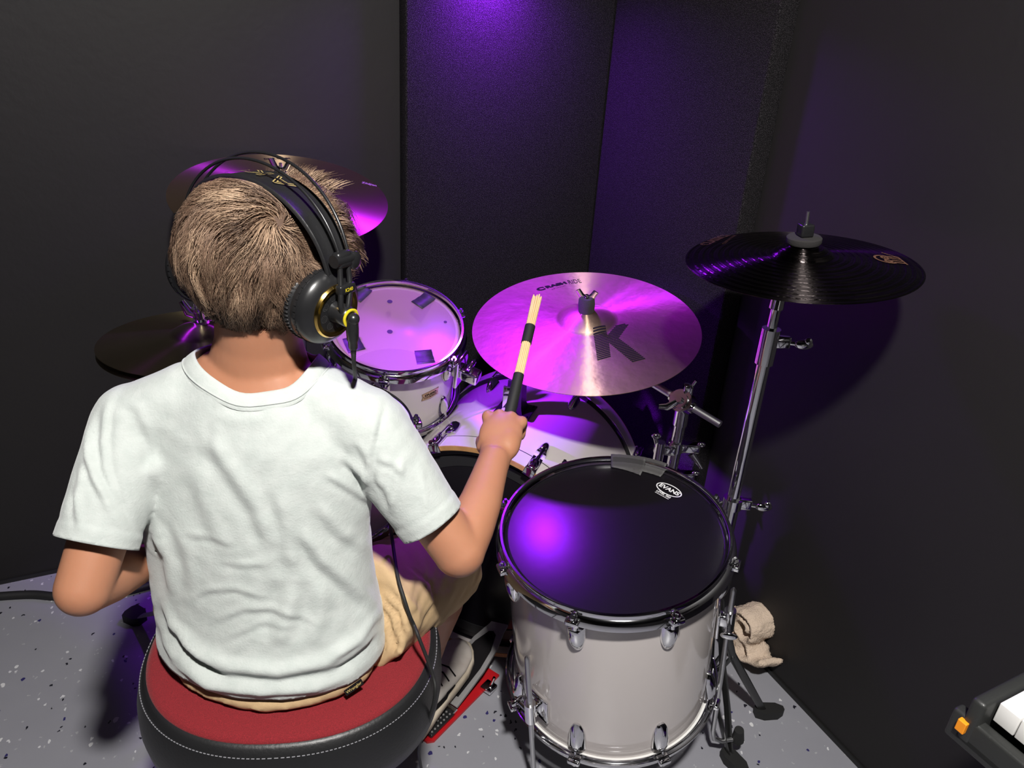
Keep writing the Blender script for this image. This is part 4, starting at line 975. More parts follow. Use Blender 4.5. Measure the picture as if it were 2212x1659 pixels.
for _ in range(2): bmesh.ops.smooth_vert(bm, verts=[v for v in bm.verts if not v.is_boundary], factor=.5, use_axis_x=True, use_axis_y=True, use_axis_z=True)
bm.to_mesh(me); bm.free()
me.transform(XF[PB.name].inverted())
tee = link('t_shirt', me, M['shirt'], PB, 180)
s = tee.modifiers.new('s', 'SOLIDIFY'); s.thickness = .0016; s.offset = 0
# ribbed collar band following the neckline of the shirt
bpy.context.view_layer.update()
def drop_on(o, p, d):
    mi_ = o.matrix_world.inverted(); ok, loc, nor, i = o.ray_cast(mi_ @ p, (mi_.to_3x3() @ d).normalized()); return (o.matrix_world @ loc) if ok else None
ringp = []; zz = []
for k in range(72):
    q = 2 * math.pi * k / 72; e = Vector((.0905 * math.cos(q), .0715 * math.sin(q), 0)); p = drop_on(tee, NKm @ (e + Vector((0, 0, .12))), -NKn)
    zz.append((NKm.inverted() @ p).z if p is not None else None)
def near_z(k):
    for j in range(36):
        for s_ in (k - j, k + j):
            if zz[s_ % 72] is not None: return zz[s_ % 72]
    return 0
zz = [near_z(k) for k in range(72)]
for it in range(6): zz = [(zz[k - 1] + zz[k] * 2 + zz[(k + 1) % 72]) / 4 for k in range(72)]
prof_c = [(.0930, -.004), (.0925, .0015), (.0880, .0075), (.0820, .0125), (.0785, .0150), (.0765, .0140), (.0780, .0110), (.0830, .0040), (.0880, -.006)]
mb = MB(); rws = []
for r_, h in prof_c: rws.append([NKm @ Vector((r_ * math.cos(2 * math.pi * k / 72), r_ * .79 * math.sin(2 * math.pi * k / 72), zz[k] + h)) for k in range(72)])
rows(mb, rws, caps=(False, False)); co_ = build('collar', mb, M['shirt'], tee, 180, world=True)
mb = MB(); mb.tube([NKm @ Vector((.0925 * math.cos(2 * math.pi * k / 72), .0925 * .79 * math.sin(2 * math.pi * k / 72), zz[k] + .0022)) for k in range(72)], .0011, 8, closed=True); build('collar_seam', mb, M['shirt'], tee, 180, world=True)

# ------------------------------------------------ shorts
mb = MB()
pel = Vector((-.320, .838, .640))
mb.tube([Vector((-.320, .828, .584)), Vector((-.320, .828, .596)), Vector((-.320, .828, .620)), Vector((-.320, .828, .70))], [(.140, .110), (.153, .1185), (.147, .100), (.135, .088)], 40, flat=SB)
mb.ell((-.243, .802, .604), (.078, .072, .032))
shR_e = lerp(hipR, kneeR, .93); shL_e = lerp(hipL, kneeL, .93)
mb.tube([hipR + Vector((0, 0, .0)), lerp(hipR, kneeR, .45), shR_e, lerp(hipR, kneeR, 1.1)], [.086, .084, .075, .073], 32)
mb.tube([hipL, lerp(hipL, kneeL, .45), shL_e, lerp(hipL, kneeL, 1.1)], [.086, .083, .074, .072], 32)
me = fuse(mb, .0050, 8, .55); bm = bmesh.new(); bm.from_mesh(me)
cut(bm, shR_e, kneeR - hipR, .12); cut(bm, shL_e, kneeL - hipL, .12)
bmesh.ops.delete(bm, geom=[v for v in bm.verts if not v.link_faces], context='VERTS')
bm.to_mesh(me); bm.free()
SF = [([(815, 1290), (850, 1330), (868, 1390), (850, 1440)], 7, .0045), ([(828, 1275), (868, 1320), (888, 1385)], 7, .0040), ([(800, 1440), (830, 1470), (800, 1500)], 6, .003), ([(845, 1262), (900, 1320), (905, 1370)], 8, .0035), ([(828, 1330), (842, 1400), (820, 1450)], 6, .003),
      ([(880, 1225), (930, 1260), (940, 1300), (900, 1370)], 4, -.003), ([(860, 1300), (862, 1360), (850, 1420)], 3.5, -.0022)]
displace(me, SF, .0012)
me.transform(XF[PB.name].inverted())
sho = link('shorts', me, M['shorts'], PB, 180); s = sho.modifiers.new('s', 'SOLIDIFY'); s.thickness = .0016; s.offset = 0
# woven brand tag at the back waist
tp = at(786, 1468, 1.055)
def surf_hit(o, u, v):
    # nearest surface point of an object along a ray
    dg = bpy.context.evaluated_depsgraph_get(); m = o.matrix_world.inverted(); bpy.context.view_layer.update()
    ok, loc, nor, i = o.ray_cast(o.matrix_world.inverted() @ C0, (o.matrix_world.inverted().to_3x3() @ ray(u, v)).normalized())
    return (o.matrix_world @ loc, (o.matrix_world.to_3x3() @ nor).normalized()) if ok else (None, None)
bpy.context.view_layer.update()
hp_, hn_ = surf_hit(sho, 762, 1482)
if hp_ is not None:
    hn_ = (hn_ + (C0 - hp_).normalized()).normalized(); dd_ = -((RW.transposed() @ (hp_ - C0)).z); tx = at(784, 1465, dd_ + .008) - hp_
    tm = Matrix.Translation(hp_ + hn_ * .0045) @ frame(hn_, tx).to_4x4()
    lb = build('brand_tag', MB().box((.027, .0085, .0012), tm), M['ink'], sho, 0, world=True)
    v, f = text('Wrangler', .0060, .01); build('tag_lettering', MB().add([(x, y, .0009) for x, y, z in v], f, tm), M['goldprint'], sho, 0, world=True, recalc=False)

# ------------------------------------------------ shoes
def shoe(T, H, up, label=None):
    d = (T - H); L = d.length; d.normalize(); up = Vector(up); up = (up - up.dot(d) * d).normalized(); s = d.cross(up)
    m = Matrix.Translation(H) @ Matrix((s, d, up)).transposed().to_4x4()
    mb = MB(); prof = [(0.0, .024, .045, .052), (.03, .031, .058, .070), (.10, .034, .062, .078), (.20, .036, .064, .080), (.32, .036, .060, .074), (.45, .038, .050, .062), (.60, .043, .042, .050), (.75, .046, .036, .040), (.88, .041, .030, .032), (.96, .028, .024, .026), (1.0, .012, .018, .020)]
    rws = []; n = 28
    for t, w, h0, h1 in prof:
        row = []
        for k in range(n):
            q = 2 * math.pi * k / n; c, s_ = math.cos(q), math.sin(q); hh = h1
            x = w * abs(c) ** .8 * (1 if c > 0 else -1); z = (.012 + hh * .5) + hh * .5 * abs(s_) ** .9 * (1 if s_ > 0 else -1)
            if s_ > 0: x *= 1 - .42 * s_ * s_
            row.append((x, t * L, z))
        rws.append(row)
    rows(mb, rws); up_ = build('shoe', mb, M['shoe'], PB, 180)
    up_.data.transform(XF[PB.name].inverted() @ m); XF[up_.name] = XF[PB.name]
    mb = MB(); rws = []
    for z, e in ((0, -.002), (.004, .004), (.018, .0045), (.022, .002)):
        row = []
        for t, w, _a, _b in prof: row.append(((w + e), t * L + (e if t > .97 else 0) - (e if t < .01 else 0), z + .006 * max(0, t - .7) / .3))
        for t, w, _a, _b in reversed(prof): row.append((-(w + e), t * L + (e if t > .97 else 0) - (e if t < .01 else 0), z + .006 * max(0, t - .7) / .3))
        rws.append(row)
    rows(mb, rws); so = build('sole', mb, M['sole'], up_, 180); so.data.transform(XF[PB.name].inverted() @ m)
    for j in range(5):
        t = .34 + .075 * j; hz = .012 + np.interp(t, [p[0] for p in prof], [p[3] for p in prof]); w = .020 + .004 * j
        mb = MB().tube([(-w * 1.1, t * L - .006, hz - .010), (-w * .5, t * L, hz - .001), (w * .5, t * L + .004, hz - .001), (w * 1.1, t * L - .004, hz - .010)], [(.0032, .0016)] * 4, 8)
        la = build('lace', mb, M['ink'], up_, 60); la.data.transform(XF[PB.name].inverted() @ m)
    # dark side stripe
    for sd in (1, -1):
        pts = []; ws = []
        for i in range(13):
            t = i / 12; tt = .58 - .38 * t; w = np.interp(tt, [p[0] for p in prof], [p[1] for p in prof]); z = .024 + .028 * t ** 1.6 + (.010 * (1 - t) if t < .3 else 0)
            pts.append((sd * (w * (1 - .10 * (z - .03) / .03) + .0015), tt * L, z)); ws.append((.0012, .001 + .0075 * math.sin(math.pi * min(1, (1 - t) * .85 + .10))))
        mb = MB().tube(pts, ws, 10, flat=(1, 0, 0)); sw = build('side_stripe', mb, M['ink'], up_, 60); sw.data.transform(XF[PB.name].inverted() @ m)
    mb = MB().tube([(0, .20 * L, .070), (0, .20 * L, .098)], [(.030, .034), (.028, .032)], 24, flat=(1, 0, 0)); sk = build('sock', mb, M['shoe'], up_, 60); sk.data.transform(XF[PB.name].inverted() @ m)
toe = Vector((-.070, 1.350, .080)); heel = Vector((-.182, 1.130, .020))
shoe(toe, heel, (0, 0, 1))
shoe(Vector((-.47, 1.27, .085)), Vector((-.51, 1.04, .045)), (0, 0, 1))

# ------------------------------------------------ hair
def build_hair():
    V = []; Fc = []; T = []; cnt = 0
    cen = Vector((0, -.006, .008)); rad = Vector((.0745, .092, .080))
    def surf(dirv, lift):
        d = dirv.normalized(); k = 1 / math.sqrt((d.x / rad.x) ** 2 + (d.y / rad.y) ** 2 + (d.z / rad.z) ** 2)
        return cen + d * (k + lift)
    HPi = Matrix.Translation((0, .004, 0)) @ (Matrix((HE, HF, UPV)).transposed().inverted() @ Matrix((HE, HFp, HUp)).transposed()).to_4x4()
    ysh = lambda z: z * math.tan(R(4))
    whorl = Vector((.060, -.045, .056)).normalized()
    allv = []; allt = []
    def strand(pts, r0, tone):
        nonlocal cnt
        n = len(pts)
        for i, p in enumerate(pts):
            t = (pts[min(i + 1, n - 1)] - pts[max(i - 1, 0)]).normalized(); a = t.cross(Vector((.3, .2, 1))).normalized(); b = t.cross(a)
            r = r0 * (1 - (i / (n - 1)) ** 2 * .85)
            for k in range(3):
                q = 2.0944 * k; V.append(p + a * (r * math.cos(q)) + b * (r * math.sin(q))); T.append(tone)
        for i in range(n - 1):
            for k in range(3):
                k2 = (k + 1) % 3; Fc.append((cnt + i * 3 + k, cnt + i * 3 + k2, cnt + (i + 1) * 3 + k2, cnt + (i + 1) * 3 + k))
        cnt += n * 3
    def grown(d):
        p = surf(d, 0) - cen
        x, y, z = d
        if z < -.25 and y > -.05: return False
        zl = -.74 if y < -.25 else (-.74 + (y + .25) * 2.0 if y < .15 else .10 + (y - .15) * .55)
        return z > zl
    r = random.Random(5)
    clumps = []
    tries = 0
    while len(clumps) < 1050 and tries < 20000:
        tries += 1
        d = Vector((r.gauss(0, 1), r.gauss(0, 1), r.gauss(0, 1))).normalized()
        if not grown(d): continue
        clumps.append(d)
    for d in clumps:
        # flow: away from the whorl with a twist, turning down at the back and sides, forward at the front
        front = max(0, d.y) ; L = r.uniform(.055, .085) * (1 + .35 * front) * (.72 if d.z < -.45 else 1)
        tone_c = min(1, max(0, r.gauss(.42, .26))); wv = r.uniform(0, 6.28); wa = r.uniform(.25, .80); wf = r.uniform(1.2, 2.6)
        liftc = r.uniform(.008, .019) + (.006 if d.z > .2 else 0)
        nst = 32 if d.y < .35 else 24
        sn_ = lambda a, b: math.sin(d.x * a * 3.1 + b) + math.sin(d.z * a * 2.7 + b * 2.3 + d.y * 2.1)
        side = Vector((sn_(1.7, 1.0), sn_(1.3, 4.0), sn_(1.5, 2.2))) * .30 + Vector((r.gauss(0, 1), r.gauss(0, 1), r.gauss(0, 1))) * .13
        wv = 2.2 * sn_(1.4, .7); wa = .55 + .2 * r.random(); wf = 1.6 + .3 * r.random()
        for s_ in range(nst):
            off = Vector((r.gauss(0, 1), r.gauss(0, 1), r.gauss(0, 1))) * .055
            cd = (d + off).normalized(); pts = []; n = 8; cur = cd.copy(); ll = L * r.uniform(.8, 1.12); tone = min(1, max(0, tone_c + r.gauss(0, .09)))
            for i in range(n):
                t = i / (n - 1)
                lift = .001 + liftc * math.sin(min(1, t * 1.25) * math.pi * .62) * r.uniform(.96, 1.04) + (.004 * t * t * (1 if r.random() < .5 else -.3))
                if d.y > .45 and d.z > .25: lift += .034 * t * (.3 + .7 * max(0, 1 - abs(d.x + .15) * 1.6))
                conv = 1 - .75 * t; dd = (cur * 1.0)
                pp = surf(dd, lift); yy = HPi @ pp
                if yy.z > .02 and not (d.y > .45 and d.z > .25): lift = min(lift, .0048 + .55 * max(0, abs(yy.y - ysh(yy.z)) - .017)); pp = surf(dd, lift)
                pts.append(pp)
                rad_dir = (cur - whorl); rad_dir = rad_dir - rad_dir.dot(cur) * cur; dist = rad_dir.length + 1e-6; rad_dir /= dist
                tw = cur.cross(rad_dir)
                down = Vector((0, -.15, -1)); down = down - down.dot(cur) * cur
                fwd = Vector((.15, 1, -.15)); fwd = fwd - fwd.dot(cur) * cur
                g = min(1, dist * .9)
                fl = rad_dir * 1.0 + tw * (.55 * (1 - g) + .10) + down * (.55 * g if cur.y < .25 else .10) + fwd * (1.0 if cur.y > .15 else 0) + side
                fl += tw * (wa * math.sin(wv + wf * t * 3.0))
                # gather toward the clump centre line
                cl = (d - cd); cl = cl - cl.dot(cur) * cur
                fl = fl.normalized() * (ll / n / .088) + cl * (.5 * (.4 + .6 * t) * 3.2 / n)
                cur = (cur + fl).normalized()
            strand(pts, r.uniform(.00024, .00044), tone)
    # quiff standing at the front, fringe to the right
    for q in range(90):
        bx = r.uniform(-.085, .010); by = r.uniform(.50, .85); d = Vector((bx * 9, by, .95)).normalized(); tone_c = r.gauss(.45, .2)
        dirv = Vector((r.gauss(-.05, .30), r.uniform(.15, .8), r.uniform(.8, 1.2))).normalized(); L = r.uniform(.034, .062)
        for s_ in range(16):
            dd = (d + Vector((r.gauss(0, 1), r.gauss(0, 1), r.gauss(0, 1))) * .05).normalized(); p0 = surf(dd, .002); bend = Vector((r.gauss(.1, .25), r.gauss(.2, .2), -.40))
            pts = [p0 + dirv * (L * t) + bend * (L * .55 * t * t) + (surf(d, 0) - surf(dd, 0)) * (t * .75) for t in [i / 6 for i in range(7)]]
            strand(pts, r.uniform(.0004, .0007), min(1, max(0, tone_c + r.gauss(0, .12))))
    for q in range(110):
        d = Vector((r.uniform(-.1, .75), .9, r.uniform(.35, .8))).normalized(); dirv = Vector((r.uniform(.2, .75), r.uniform(.45, .9), r.uniform(-.45, .15))).normalized(); L = r.uniform(.026, .044); tone_c = r.gauss(.32, .18)
        for s_ in range(18):
            dd = (d + Vector((r.gauss(0, 1), r.gauss(0, 1), r.gauss(0, 1))) * .06).normalized(); p0 = surf(dd, .002)
            pts = [p0 + dirv * (L * t) + Vector((.1, -.15, -.75)) * (L * .6 * t * t) + (surf(d, 0) - surf(dd, 0)) * (t * .7) for t in [i / 6 for i in range(7)]]
            strand(pts, r.uniform(.0004, .0007), min(1, max(0, tone_c + r.gauss(0, .12))))
    # scalp cap under the strands
    base = cnt; nn, mm_ = 64, 32; cv = []
    for i in range(mm_ + 1):
        for k in range(nn):
            th = math.pi * i / mm_; ph = 2 * math.pi * k / nn; cv.append(Vector((math.sin(th) * math.cos(ph), math.sin(th) * math.sin(ph), math.cos(th))))
    for d in cv: V.append(surf(d, .0030)); T.append(.12)
    for i in range(mm_):
        for k in range(nn):
            q = [i * nn + k, i * nn + (k + 1) % nn, (i + 1) * nn + (k + 1) % nn, (i + 1) * nn + k]
            if all(grown(cv[j]) for j in q): Fc.append(tuple(base + j for j in q))
    me = bpy.data.meshes.new('hair'); me.from_pydata([HM_ @ v for v in V], [], Fc)
    at_ = me.attributes.new('tone', 'FLOAT', 'POINT'); at_.data.foreach_set('value', T)
    me.transform(XF[PB.name].inverted())
    return link('hair', me, M['hair'], PB, 180)
build_hair()

# ---------------------------------------------------------------- headphones (upright head frame)
HPM = Matrix.Translation(HC) @ Matrix((HE, HF, UPV)).transposed().to_4x4()
HPM = HPM @ Matrix.Translation((-.016, -.004, .000))
hp0 = empty('headphones', HPM, 'black studio headphones with gold rings worn by the boy', 'headphones')
def earcup(s):
    m = Matrix.Translation((s * .088, -.006, -.027)) @ frame((s, -.06, -.10), (0, 1, 0)).to_4x4() @ Matrix.Diagonal((.86, .86, .86, 1))
    root = build('ear_cup', MB().lathe([(0, .016), (.050, .016), (.0535, .018), (.0545, .024), (.0530, .034), (.0500, .039), (.0410, .046), (.0335, .0485), (0, .0485)], 72, m), M['blackplastic'], hp0, 50)
    mb = MB().lathe([(.030, -.008), (.040, -.010), (.051, -.006), (.0545, .004), (.0535, .015), (.030, .016)], 72, m, closed=True)
    pd = build('ear_pad', mb, M['leather'], root, 180)
    mb = MB()
    for k in range(60):
        a = 2 * math.pi * k / 60; mb.ell((.0540 * math.cos(a), .0540 * math.sin(a), .0105), (.0018, .0014, .0045), m, 8, rot=Matrix.Rotation(a, 3, 'Z'))
    o = build('pad_pleats', mb, M['leather'], root, 180); o['kind'] = 'stuff'
    mb = MB()
    for k in range(40):
        a = 2 * math.pi * k / 40; mb.box((.0012, .0058, .0036), m @ Matrix.Rotation(a, 4, 'Z') @ Matrix.Translation((.0543, 0, .0265)))
    build('notch_band', mb, M['leather'], root, 0)
    build('gold_ring', MB().lathe([(.0375, .043), (.0388, .0485), (.0365, .0515), (.0315, .0515), (.0300, .047)], 72, m, closed=False), M['gold'], root, 50)
    mb = MB().lathe([(0, .0475), (.0300, .0478), (.0300, .046)], 60, m)
    for k in range(8):
        a = 2 * math.pi * k / 8 + .3; mm2 = m @ Matrix.Rotation(a, 4, 'Z') @ Matrix.Translation((.0222, 0, .0482)); mb.tube([(.0052 * math.cos(q * .5236), .0052 * math.sin(q * .5236), 0) for q in range(12)], .0006, 6, mm2, closed=True)
        for j in (-1, 0, 1): mb.cyl((-.004, j * .0024, 0), (.004, j * .0024, 0), .0005, n=6, m=mm2)
    build('grille', mb, mat('grille_grey', (.05, .05, .052), .3, .6), root, 50)
    hub = build('hub', MB().lathe([(0, .074), (.0125, .074), (.0140, .072), (.0140, .056), (.0155, .050), (.0155, .047)], 48, m), M['blackplastic'], root, 50)
    build('yellow_ring', MB().lathe([(.0128, .0742), (.0135, .0765), (.0118, .0775), (.0085, .0762), (.008, .0742)], 48, m), M['yellow'], hub, 60)
    return m
mR_ = earcup(1); mL_ = earcup(-1)
# leather strap: an arch over the head
def arch(q, a, b, pw=1.0): return Vector((a * math.sin(q), 0, b * math.cos(q)))
N = 48; vs = []; fs = []
Q0, Q1 = R(-112), R(112); prf = []
for i in range(N + 1):
    q = Q0 + (Q1 - Q0) * i / N; c = arch(q, .123, .1005); w = .0090 + .0190 * max(0, math.cos(q * .86)) ** .8
    nrm = Vector((math.sin(q) / .123, 0, math.cos(q) / .1005)).normalized(); tl = -.004 - .012 * math.cos(q) * 0
    ring = []
    for (yy, hh) in ((-1, 0), (-1.0, .0025), (-.93, .0042), (-.84, .0030), (-.4, .0036), (0, .0040), (.4, .0036), (.84, .0030), (.93, .0042), (1.0, .0025), (1, 0), (.5, -.0003), (-.5, -.0003)):
        ring.append(c + Vector((0, yy * w, 0)) + nrm * hh)
    prf.append(ring)
mb = MB(); rows(mb, prf)
mt_ = Matrix.Rotation(R(-4), 4, 'X'); 
ST = mt_
mb.v = [tuple(ST @ Vector(v)) for v in mb.v]
strap = build('head_strap', mb, M['leather'], hp0, 60)
for s_, u0 in (('A', .30), ('K', .02), ('G', -.26)):
    v, f = text(s_, .040, .0, .018); 
    if not f: v, f = text(s_, .034)
    mb = MB(); vs = []
    for x, y, z in v:
        # letters read from the front: turned half way round
        q = u0 - (-x) / .112 * -1; q = u0 + (-x) / .112
        vs.append(ST @ (arch(q, .123 + .0060, .1005 + .0060) + Vector((0, -y * .8 + .000, 0))))
    mb.add(vs, f); build('strap_letter', mb, M['goldprint'], strap, 0, recalc=False)
for dy, b in ((-.010, .121), (.012, .127)):
    pts = [ST @ (arch(R(-78 + 156 * i / 40), .139, b) + Vector((0, dy * (.5 + .5 * math.cos(R(-78 + 156 * i / 40))) , 0))) for i in range(41)]
    build('wire_bow', MB().tube(pts, .0019, 10), M['blackplastic'], hp0, 180)
for s in (-1, 1):
    a = Vector((s * .134, 0, .030)); mb = MB().box((.013, .024, .020), Matrix.Translation(a) @ Matrix.Rotation(R(-8 * s), 4, 'Y'), .005); mb.cyl(a + Vector((0, -.014, 0)), a + Vector((0, .014, 0)), .0075, n=18)
    mb.ell(a + Vector((s * .004, .016, -.004)), (.004, .010, .011), n=16)
    sl = build('slider', mb, M['blackplastic'], hp0, 50)
    hubp = Vector((s * .147, -.013, -.036))
    b = Vector((s * .141, -.004, -.002))
    mb = MB()
    for dy in (-.008, .008): mb.tube([a + Vector((s * .002, dy * .8, -.004)), b + Vector((0, dy, 0)), hubp + Vector((0, dy * .8, .018)), hubp + Vector((0, dy * .5, .010))], .0032, 10)
    mb.box((.010, .026, .012), Matrix.Translation(b), .003)
    yk = build('yoke', mb, M['blackplastic'], hp0, 50)
    if s > 0:
        v, f = text('K240', .0058, .02); build('yoke_lettering', MB().add([(.0056 + b.x, b.y + x, b.z + y) for x, y, z in v], f), M['yellow'], yk, 0, recalc=False)
# plug and cable
hubR = mR_ @ Vector((0, 0, .078)); 
mb = MB(); p0 = hubR; dn = Vector((.02, -.01, -1)).normalized()
mb.ell(p0 + Vector((.002, 0, 0)), .0075, n=18); mb.tube([p0, p0 + dn * .014, p0 + dn * .026, p0 + dn * .0275, p0 + dn * .036, p0 + dn * .038], [.0075, .0075, .0070, .0058, .0054, .0044], 18)
for k in range(7): mb.cyl(p0 + dn * (.038 + .0027 * k), p0 + dn * (.0398 + .0027 * k), .0036 - .0002 * k, n=12)
plug = build('plug', mb, M['blackplastic'], hp0, 50)
pe = HPM @ (p0 + dn * .056)
surfo = [tee, sho, PBody]
def over(u, v, dflt, off=.010):
    best = None
    for o in surfo:
        p, n = surf_hit(o, u, v)
        if p is not None and (best is None or (p - C0).length < (best - C0).length): best = p
    return best + (C0 - best).normalized() * off if best is not None else at(u, v, dflt)
bpy.context.view_layer.update()
path = [HPM @ (p0 + dn * .036), pe, at(767, 806, .935), at(768, 822, 1.00), at(770, 842, 1.06), at(775, 885, 1.10), at(800, 1000, 1.12), at(836, 1100, 1.12), over(847, 1185, 1.12) + Vector((0, 0, .02)), over(858, 1240, 1.13), over(872, 1290, 1.14), over(885, 1330, 1.13, .012), over(894, 1350, 1.12, .016), at(905, 1378, 1.085), at(934, 1455, 1.10), at(940, 1500, 1.10), at(925, 1560, 1.14), at(906, 1610, 1.22), at(908, 1650, 1.30), at(925, 1720, 1.40)]
build('cable', MB().tube(spline(path, 8), .0026, 10), M['rubber'], hp0, 180, world=True)

# ---------------------------------------------------------------- bundled rod stick in the right hand
S0 = at(1107, 868, 1.242); T0 = at(1160, 642, 1.345); sdv = (T0 - S0).normalized(); B0 = S0 - sdv * .085; LT = (T0 - B0).length
sm = mtx(B0, sdv)
st_ = empty('rod_stick', sm, 'bundled bamboo rod drumstick with black grip held over the magenta cymbal', 'drumstick')
RS = .80
sp = [(0, 0)] + [(.0042 * math.cos(R(60 * k)), .0042 * math.sin(R(60 * k))) for k in range(6)] + [(.0078 * math.cos(R(30 * k)), .0078 * math.sin(R(30 * k))) for k in range(12)]
vis = (T0 - S0).length; o_ = .085
for k, (x, y) in enumerate(sp):
    x *= RS; y *= RS
    e = LT + .0015 * ((k * 7) % 5 - 2); fl = 1.12
    mb = MB().tube([(x, y, o_ + .02), (x, y, o_ + vis * .55), (x, y, o_ + vis * .72), (x * fl, y * fl, e - .004), (x * fl, y * fl, e)], [.0017, .0017, .0017, .0017, .0010], 8)
    build('dowel', mb, M['bamboo'], st_, 50)
build('grip', MB().cyl((0, 0, -.02), (0, 0, o_ + .052), .0096, .0090, 20), M['rubber'], st_, 40)
build('band', MB().cyl((0, 0, LT - .098), (0, 0, LT - .062), .0090, .0090, 20), M['rubber'], st_, 40)

# ---------------------------------------------------------------- bass drum pedal
pr = onz(930, 1612, 0); pf = onz(1062, 1478, 0); pdv = (pf - pr); PLn = pdv.length; pdv.normalize(); pside = Vector((-pdv.y, pdv.x, 0))
pm = Matrix.Translation(pr + pside * .0) @ Matrix((-pside, pdv, UPV)).transposed().to_4x4()      # x right edge = 0
pd = empty('bass_drum_pedal', pm, 'bass drum pedal with a red base plate under the white shoe', 'drum pedal')
build('base_plate', MB().prism([(-.010, 0), (0, .012), (0, PLn + .03), (-.095, PLn + .03), (-.095, 0)], .006, Matrix.Translation((0, 0, .0))), M['redpaint'], pd, 0)
mb = MB().box((.074, .080, .010), Matrix.Translation((-.043, .050, .013)), .003)
hpnl = build('heel_plate', mb, M['blackplastic'], pd)
mb = MB()
for i in range(7):
    for j in range(7): mb.cyl((-.072 + i * .0100, .018 + j * .010, .0178), (-.072 + i * .0100, .018 + j * .010, .0192), .0028, n=4)
o = build('grip_studs', mb, M['greymetal'], hpnl, 0); o['kind'] = 'stuff'
build('hinge', MB().cyl((-.085, .092, .018), (-.006, .092, .018), .006, n=12), M['chrome'], pd)
fbp = [(-.038, 0), (.038, 0), (.040, .10), (.034, .16), (.022, .205), (.020, .225), (.026, .240), (-.026, .240), (-.020, .225), (-.022, .205), (-.034, .16), (-.040, .10)]
fm_ = Matrix.Translation((-.045, .098, .022)) @ Matrix.Rotation(R(20), 4, 'X')
fbd = build('footboard', MB().prism(fbp, .006, fm_), M['greymetal'], pd, 30)
build('footboard_grip', MB().prism([(-.026, .02), (.026, .02), (.029, .10), (.024, .15), (.010, .188), (0, .193), (-.010, .188), (-.024, .15), (-.029, .10)], .002, fm_ @ Matrix.Translation((0, 0, .006))), M['ink'], fbd, 30)
etip = fm_ @ Vector((0, .236, .004)); yp = etip.y + .02
mb = MB()
for k in range(9): mb.cyl((-.052, yp, etip.z + .012 * k), (-.038, yp, etip.z + .012 * k), .005, n=10)
build('chain', mb, M['darkchrome'], pd)
mb = MB().cyl((-.105, yp + .02, .225), (.010, yp + .02, .225), .008, n=16); mb.cyl((-.056, yp + .02, .225), (-.034, yp + .02, .225), .026, n=28)
for x in (-.10, .004): mb.cyl((x, yp + .02, .0), (x, yp + .02, .235), .009, n=16)
build('frame', mb, M['chrome'], pd)
mb = MB().cyl((-.045, yp + .02, .225), (-.045, yp - .035, .40), .0035, n=10); bt_ = build('beater_shaft', mb, M['chrome'], pd)
build('beater', MB().cyl((-.045, yp - .055, .405), (-.045, yp - .012, .418), .024, n=28), M['felt'], bt_, 40)
mb = MB().box((.030, .030, .012), Matrix.Translation((.006, PLn - .02, .012)), .003); mb.cyl((.010, PLn - .02, .018), (.016, PLn - .014, .045), .0035, n=10)
build('side_clamp', mb, M['chrome'], pd); 
build('spring', MB().tube([(.016 + .006 * math.cos(k * .9), yp + .02 + .006 * math.sin(k * .9), .06 + k * .0016) for k in range(90)], .0012, 6), M['chrome'], pd, 180)

# ---------------------------------------------------------------- towel, cable, keyboard
tc0 = onz(1618, 1385, .06)
tw = MB()
r_ = random.Random(3)
tpos = tc0 + Vector((.0, .0, -.035))
wn = Vector((.447, -.894, 0)); wx = Vector((.894, .447, 0)) * -1      # along the wall, off the wall
def T_(a, o, z): return tpos + wn * a - wx * o * -1 + Vector((0, 0, z))
spi = [T_((.016 + .034 * k / 22) * math.cos(k * .48), 0, .088 + (.016 + .034 * k / 22) * math.sin(k * .48)) for k in range(23)]
tw.tube(spi, [(.042, .0085)] * 23, 14, flat=wx)
tw.tube(spline([T_(-.052, 0, .10), T_(-.056, .01, .05), T_(-.030, .012, .014), (T_(.02, .01, .016)), T_(.05, 0, .03)], 5), [(.045, .0095)] * 21, 14, flat=wx)
tw.tube(spline([T_(.030, .005, .052), T_(.052, .01, .030), T_(.078, .012, .040), T_(.088, .012, .058)], 5), [(.036, .009)] * 16, 14, flat=wx)
tw.tube(spline([T_(-.04, -.01, .02), T_(0, -.012, .03), T_(.045, -.01, .018)], 6), [(.050, .014)] * 13, 14, flat=wx)
tw.ell(T_(0, 0, .04), (.04, .03, .03))
me = fuse(tw, .0045, 3, .5)
nv = len(me.vertices); co = np.empty(nv * 3); me.vertices.foreach_get('co', co); co = co.reshape(-1, 3); no = np.empty(nv * 3); me.vertices.foreach_get('normal', no); no = no.reshape(-1, 3)
co += no * (.0025 * np.sin(co[:, 0] * 95 + 2 * np.sin(co[:, 2] * 60)) * np.sin(co[:, 2] * 88 + co[:, 1] * 70))[:, None] + no * rng.normal(0, .0007, nv)[:, None]
co[:, 2] = np.maximum(co[:, 2], .001); me.vertices.foreach_set('co', co.ravel())
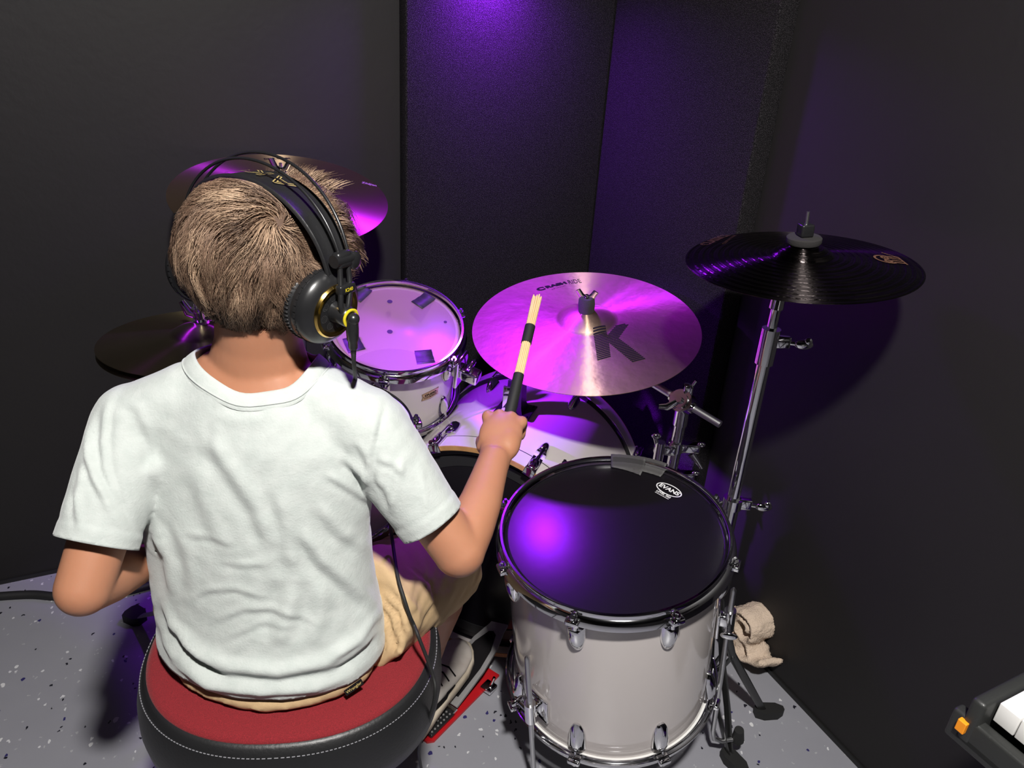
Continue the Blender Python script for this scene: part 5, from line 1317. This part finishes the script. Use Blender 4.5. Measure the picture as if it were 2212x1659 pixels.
# keep clear of the wall
o = link('towel', me, M['towel'], None, 180); tag(o, 'crumpled cream terry towel on the floor against the right wall', 'towel')
cb = [onz(-60, 1292, .012), onz(60, 1284, .012), onz(130, 1288, .012), onz(240, 1283, .012), onz(330, 1262, .012), onz(420, 1235, .012), onz(520, 1225, .012)]
tag(build('floor_cable', MB().tube(spline(cb, 8), .0105, 14), M['rubber'], None, 180), 'thick black cable lying along the floor at the left wall', 'cable')
kz = .82
def kpt(u, v, z=kz): return onz(u, v, z)
ka, kb = kpt(2160, 1517), kpt(2221, 1565); kd = (kb - ka); kd.z = 0; kd.normalize(); kn_ = Vector((-kd.y, kd.x, 0))
if kn_.dot(kpt(2212, 1440) - ka) < 0: kn_ = -kn_
km = Matrix.Translation(ka) @ Matrix((kd, kn_, kd.cross(kn_))).transposed().to_4x4()
if kd.cross(kn_).z < 0: km = Matrix.Translation(ka) @ Matrix((kd, kn_, -kd.cross(kn_))).transposed().to_4x4()
kbd = empty('keyboard', km, 'black electronic keyboard with white keys cut off by the right edge', 'keyboard')
# local: x along the keys to the bass, y away from the player, z up; origin on the top front corner of the first key
mb = MB()
mb.box((1.1, .016, .040), Matrix.Translation((.52, -.012, -.049)), .004)
mb.box((.016, .34, .060), Matrix.Translation((-.0095, .149, -.030)), .005)
mb.box((1.1, .170, .058), Matrix.Translation((.5325, .235, -.028)), .008); mb.box((1.1, .30, .012), Matrix.Translation((.53, .13, -.057)), .003)
build('case', mb, M['kbcase'], kbd, 40)
wk = build('white_key', MB().box((.0225, .148, .026), Matrix.Translation((0, .074, -.013)), .0012), M['keywhite'], kbd, 30)
bk_ = build('black_key', MB().box((.012, .092, .014), Matrix.Translation((0, .104, .006)), .002), M['ink'], kbd, 30)
for k in range(45):
    o = wk if k == 0 else wk.copy()
    if k: col.objects.link(o); o.parent = kbd
    o.location = (.0118 + k * .0236, 0, 0)
first = True
for k in range(1, 45):
    if (k % 7) in (0, 3): continue
    o = bk_ if first else bk_.copy()
    if not first: col.objects.link(o); o.parent = kbd
    first = False; o.location = (k * .0236, 0, 0)
mb = MB().box((.010, .008, .015), Matrix.Translation((-.014, -.022, -.040)), .001); build('orange_tab', mb, M['orange'], kbd, 0)
ks = empty('keyboard_stand', km @ Matrix.Translation((.30, .11, -.82)), 'black stand under the keyboard at the right edge', 'keyboard stand')
mb = MB()
for x in (-.22, .28): mb.tube([(x, -.13, .02), (x, .13, .74)], .013, 10); mb.tube([(x, .13, .02), (x, -.13, .74)], .013, 10)
mb.cyl((-.22, 0, .38), (.28, 0, .38), .012)
build('crossed_frame', mb, M['darkchrome'], ks)
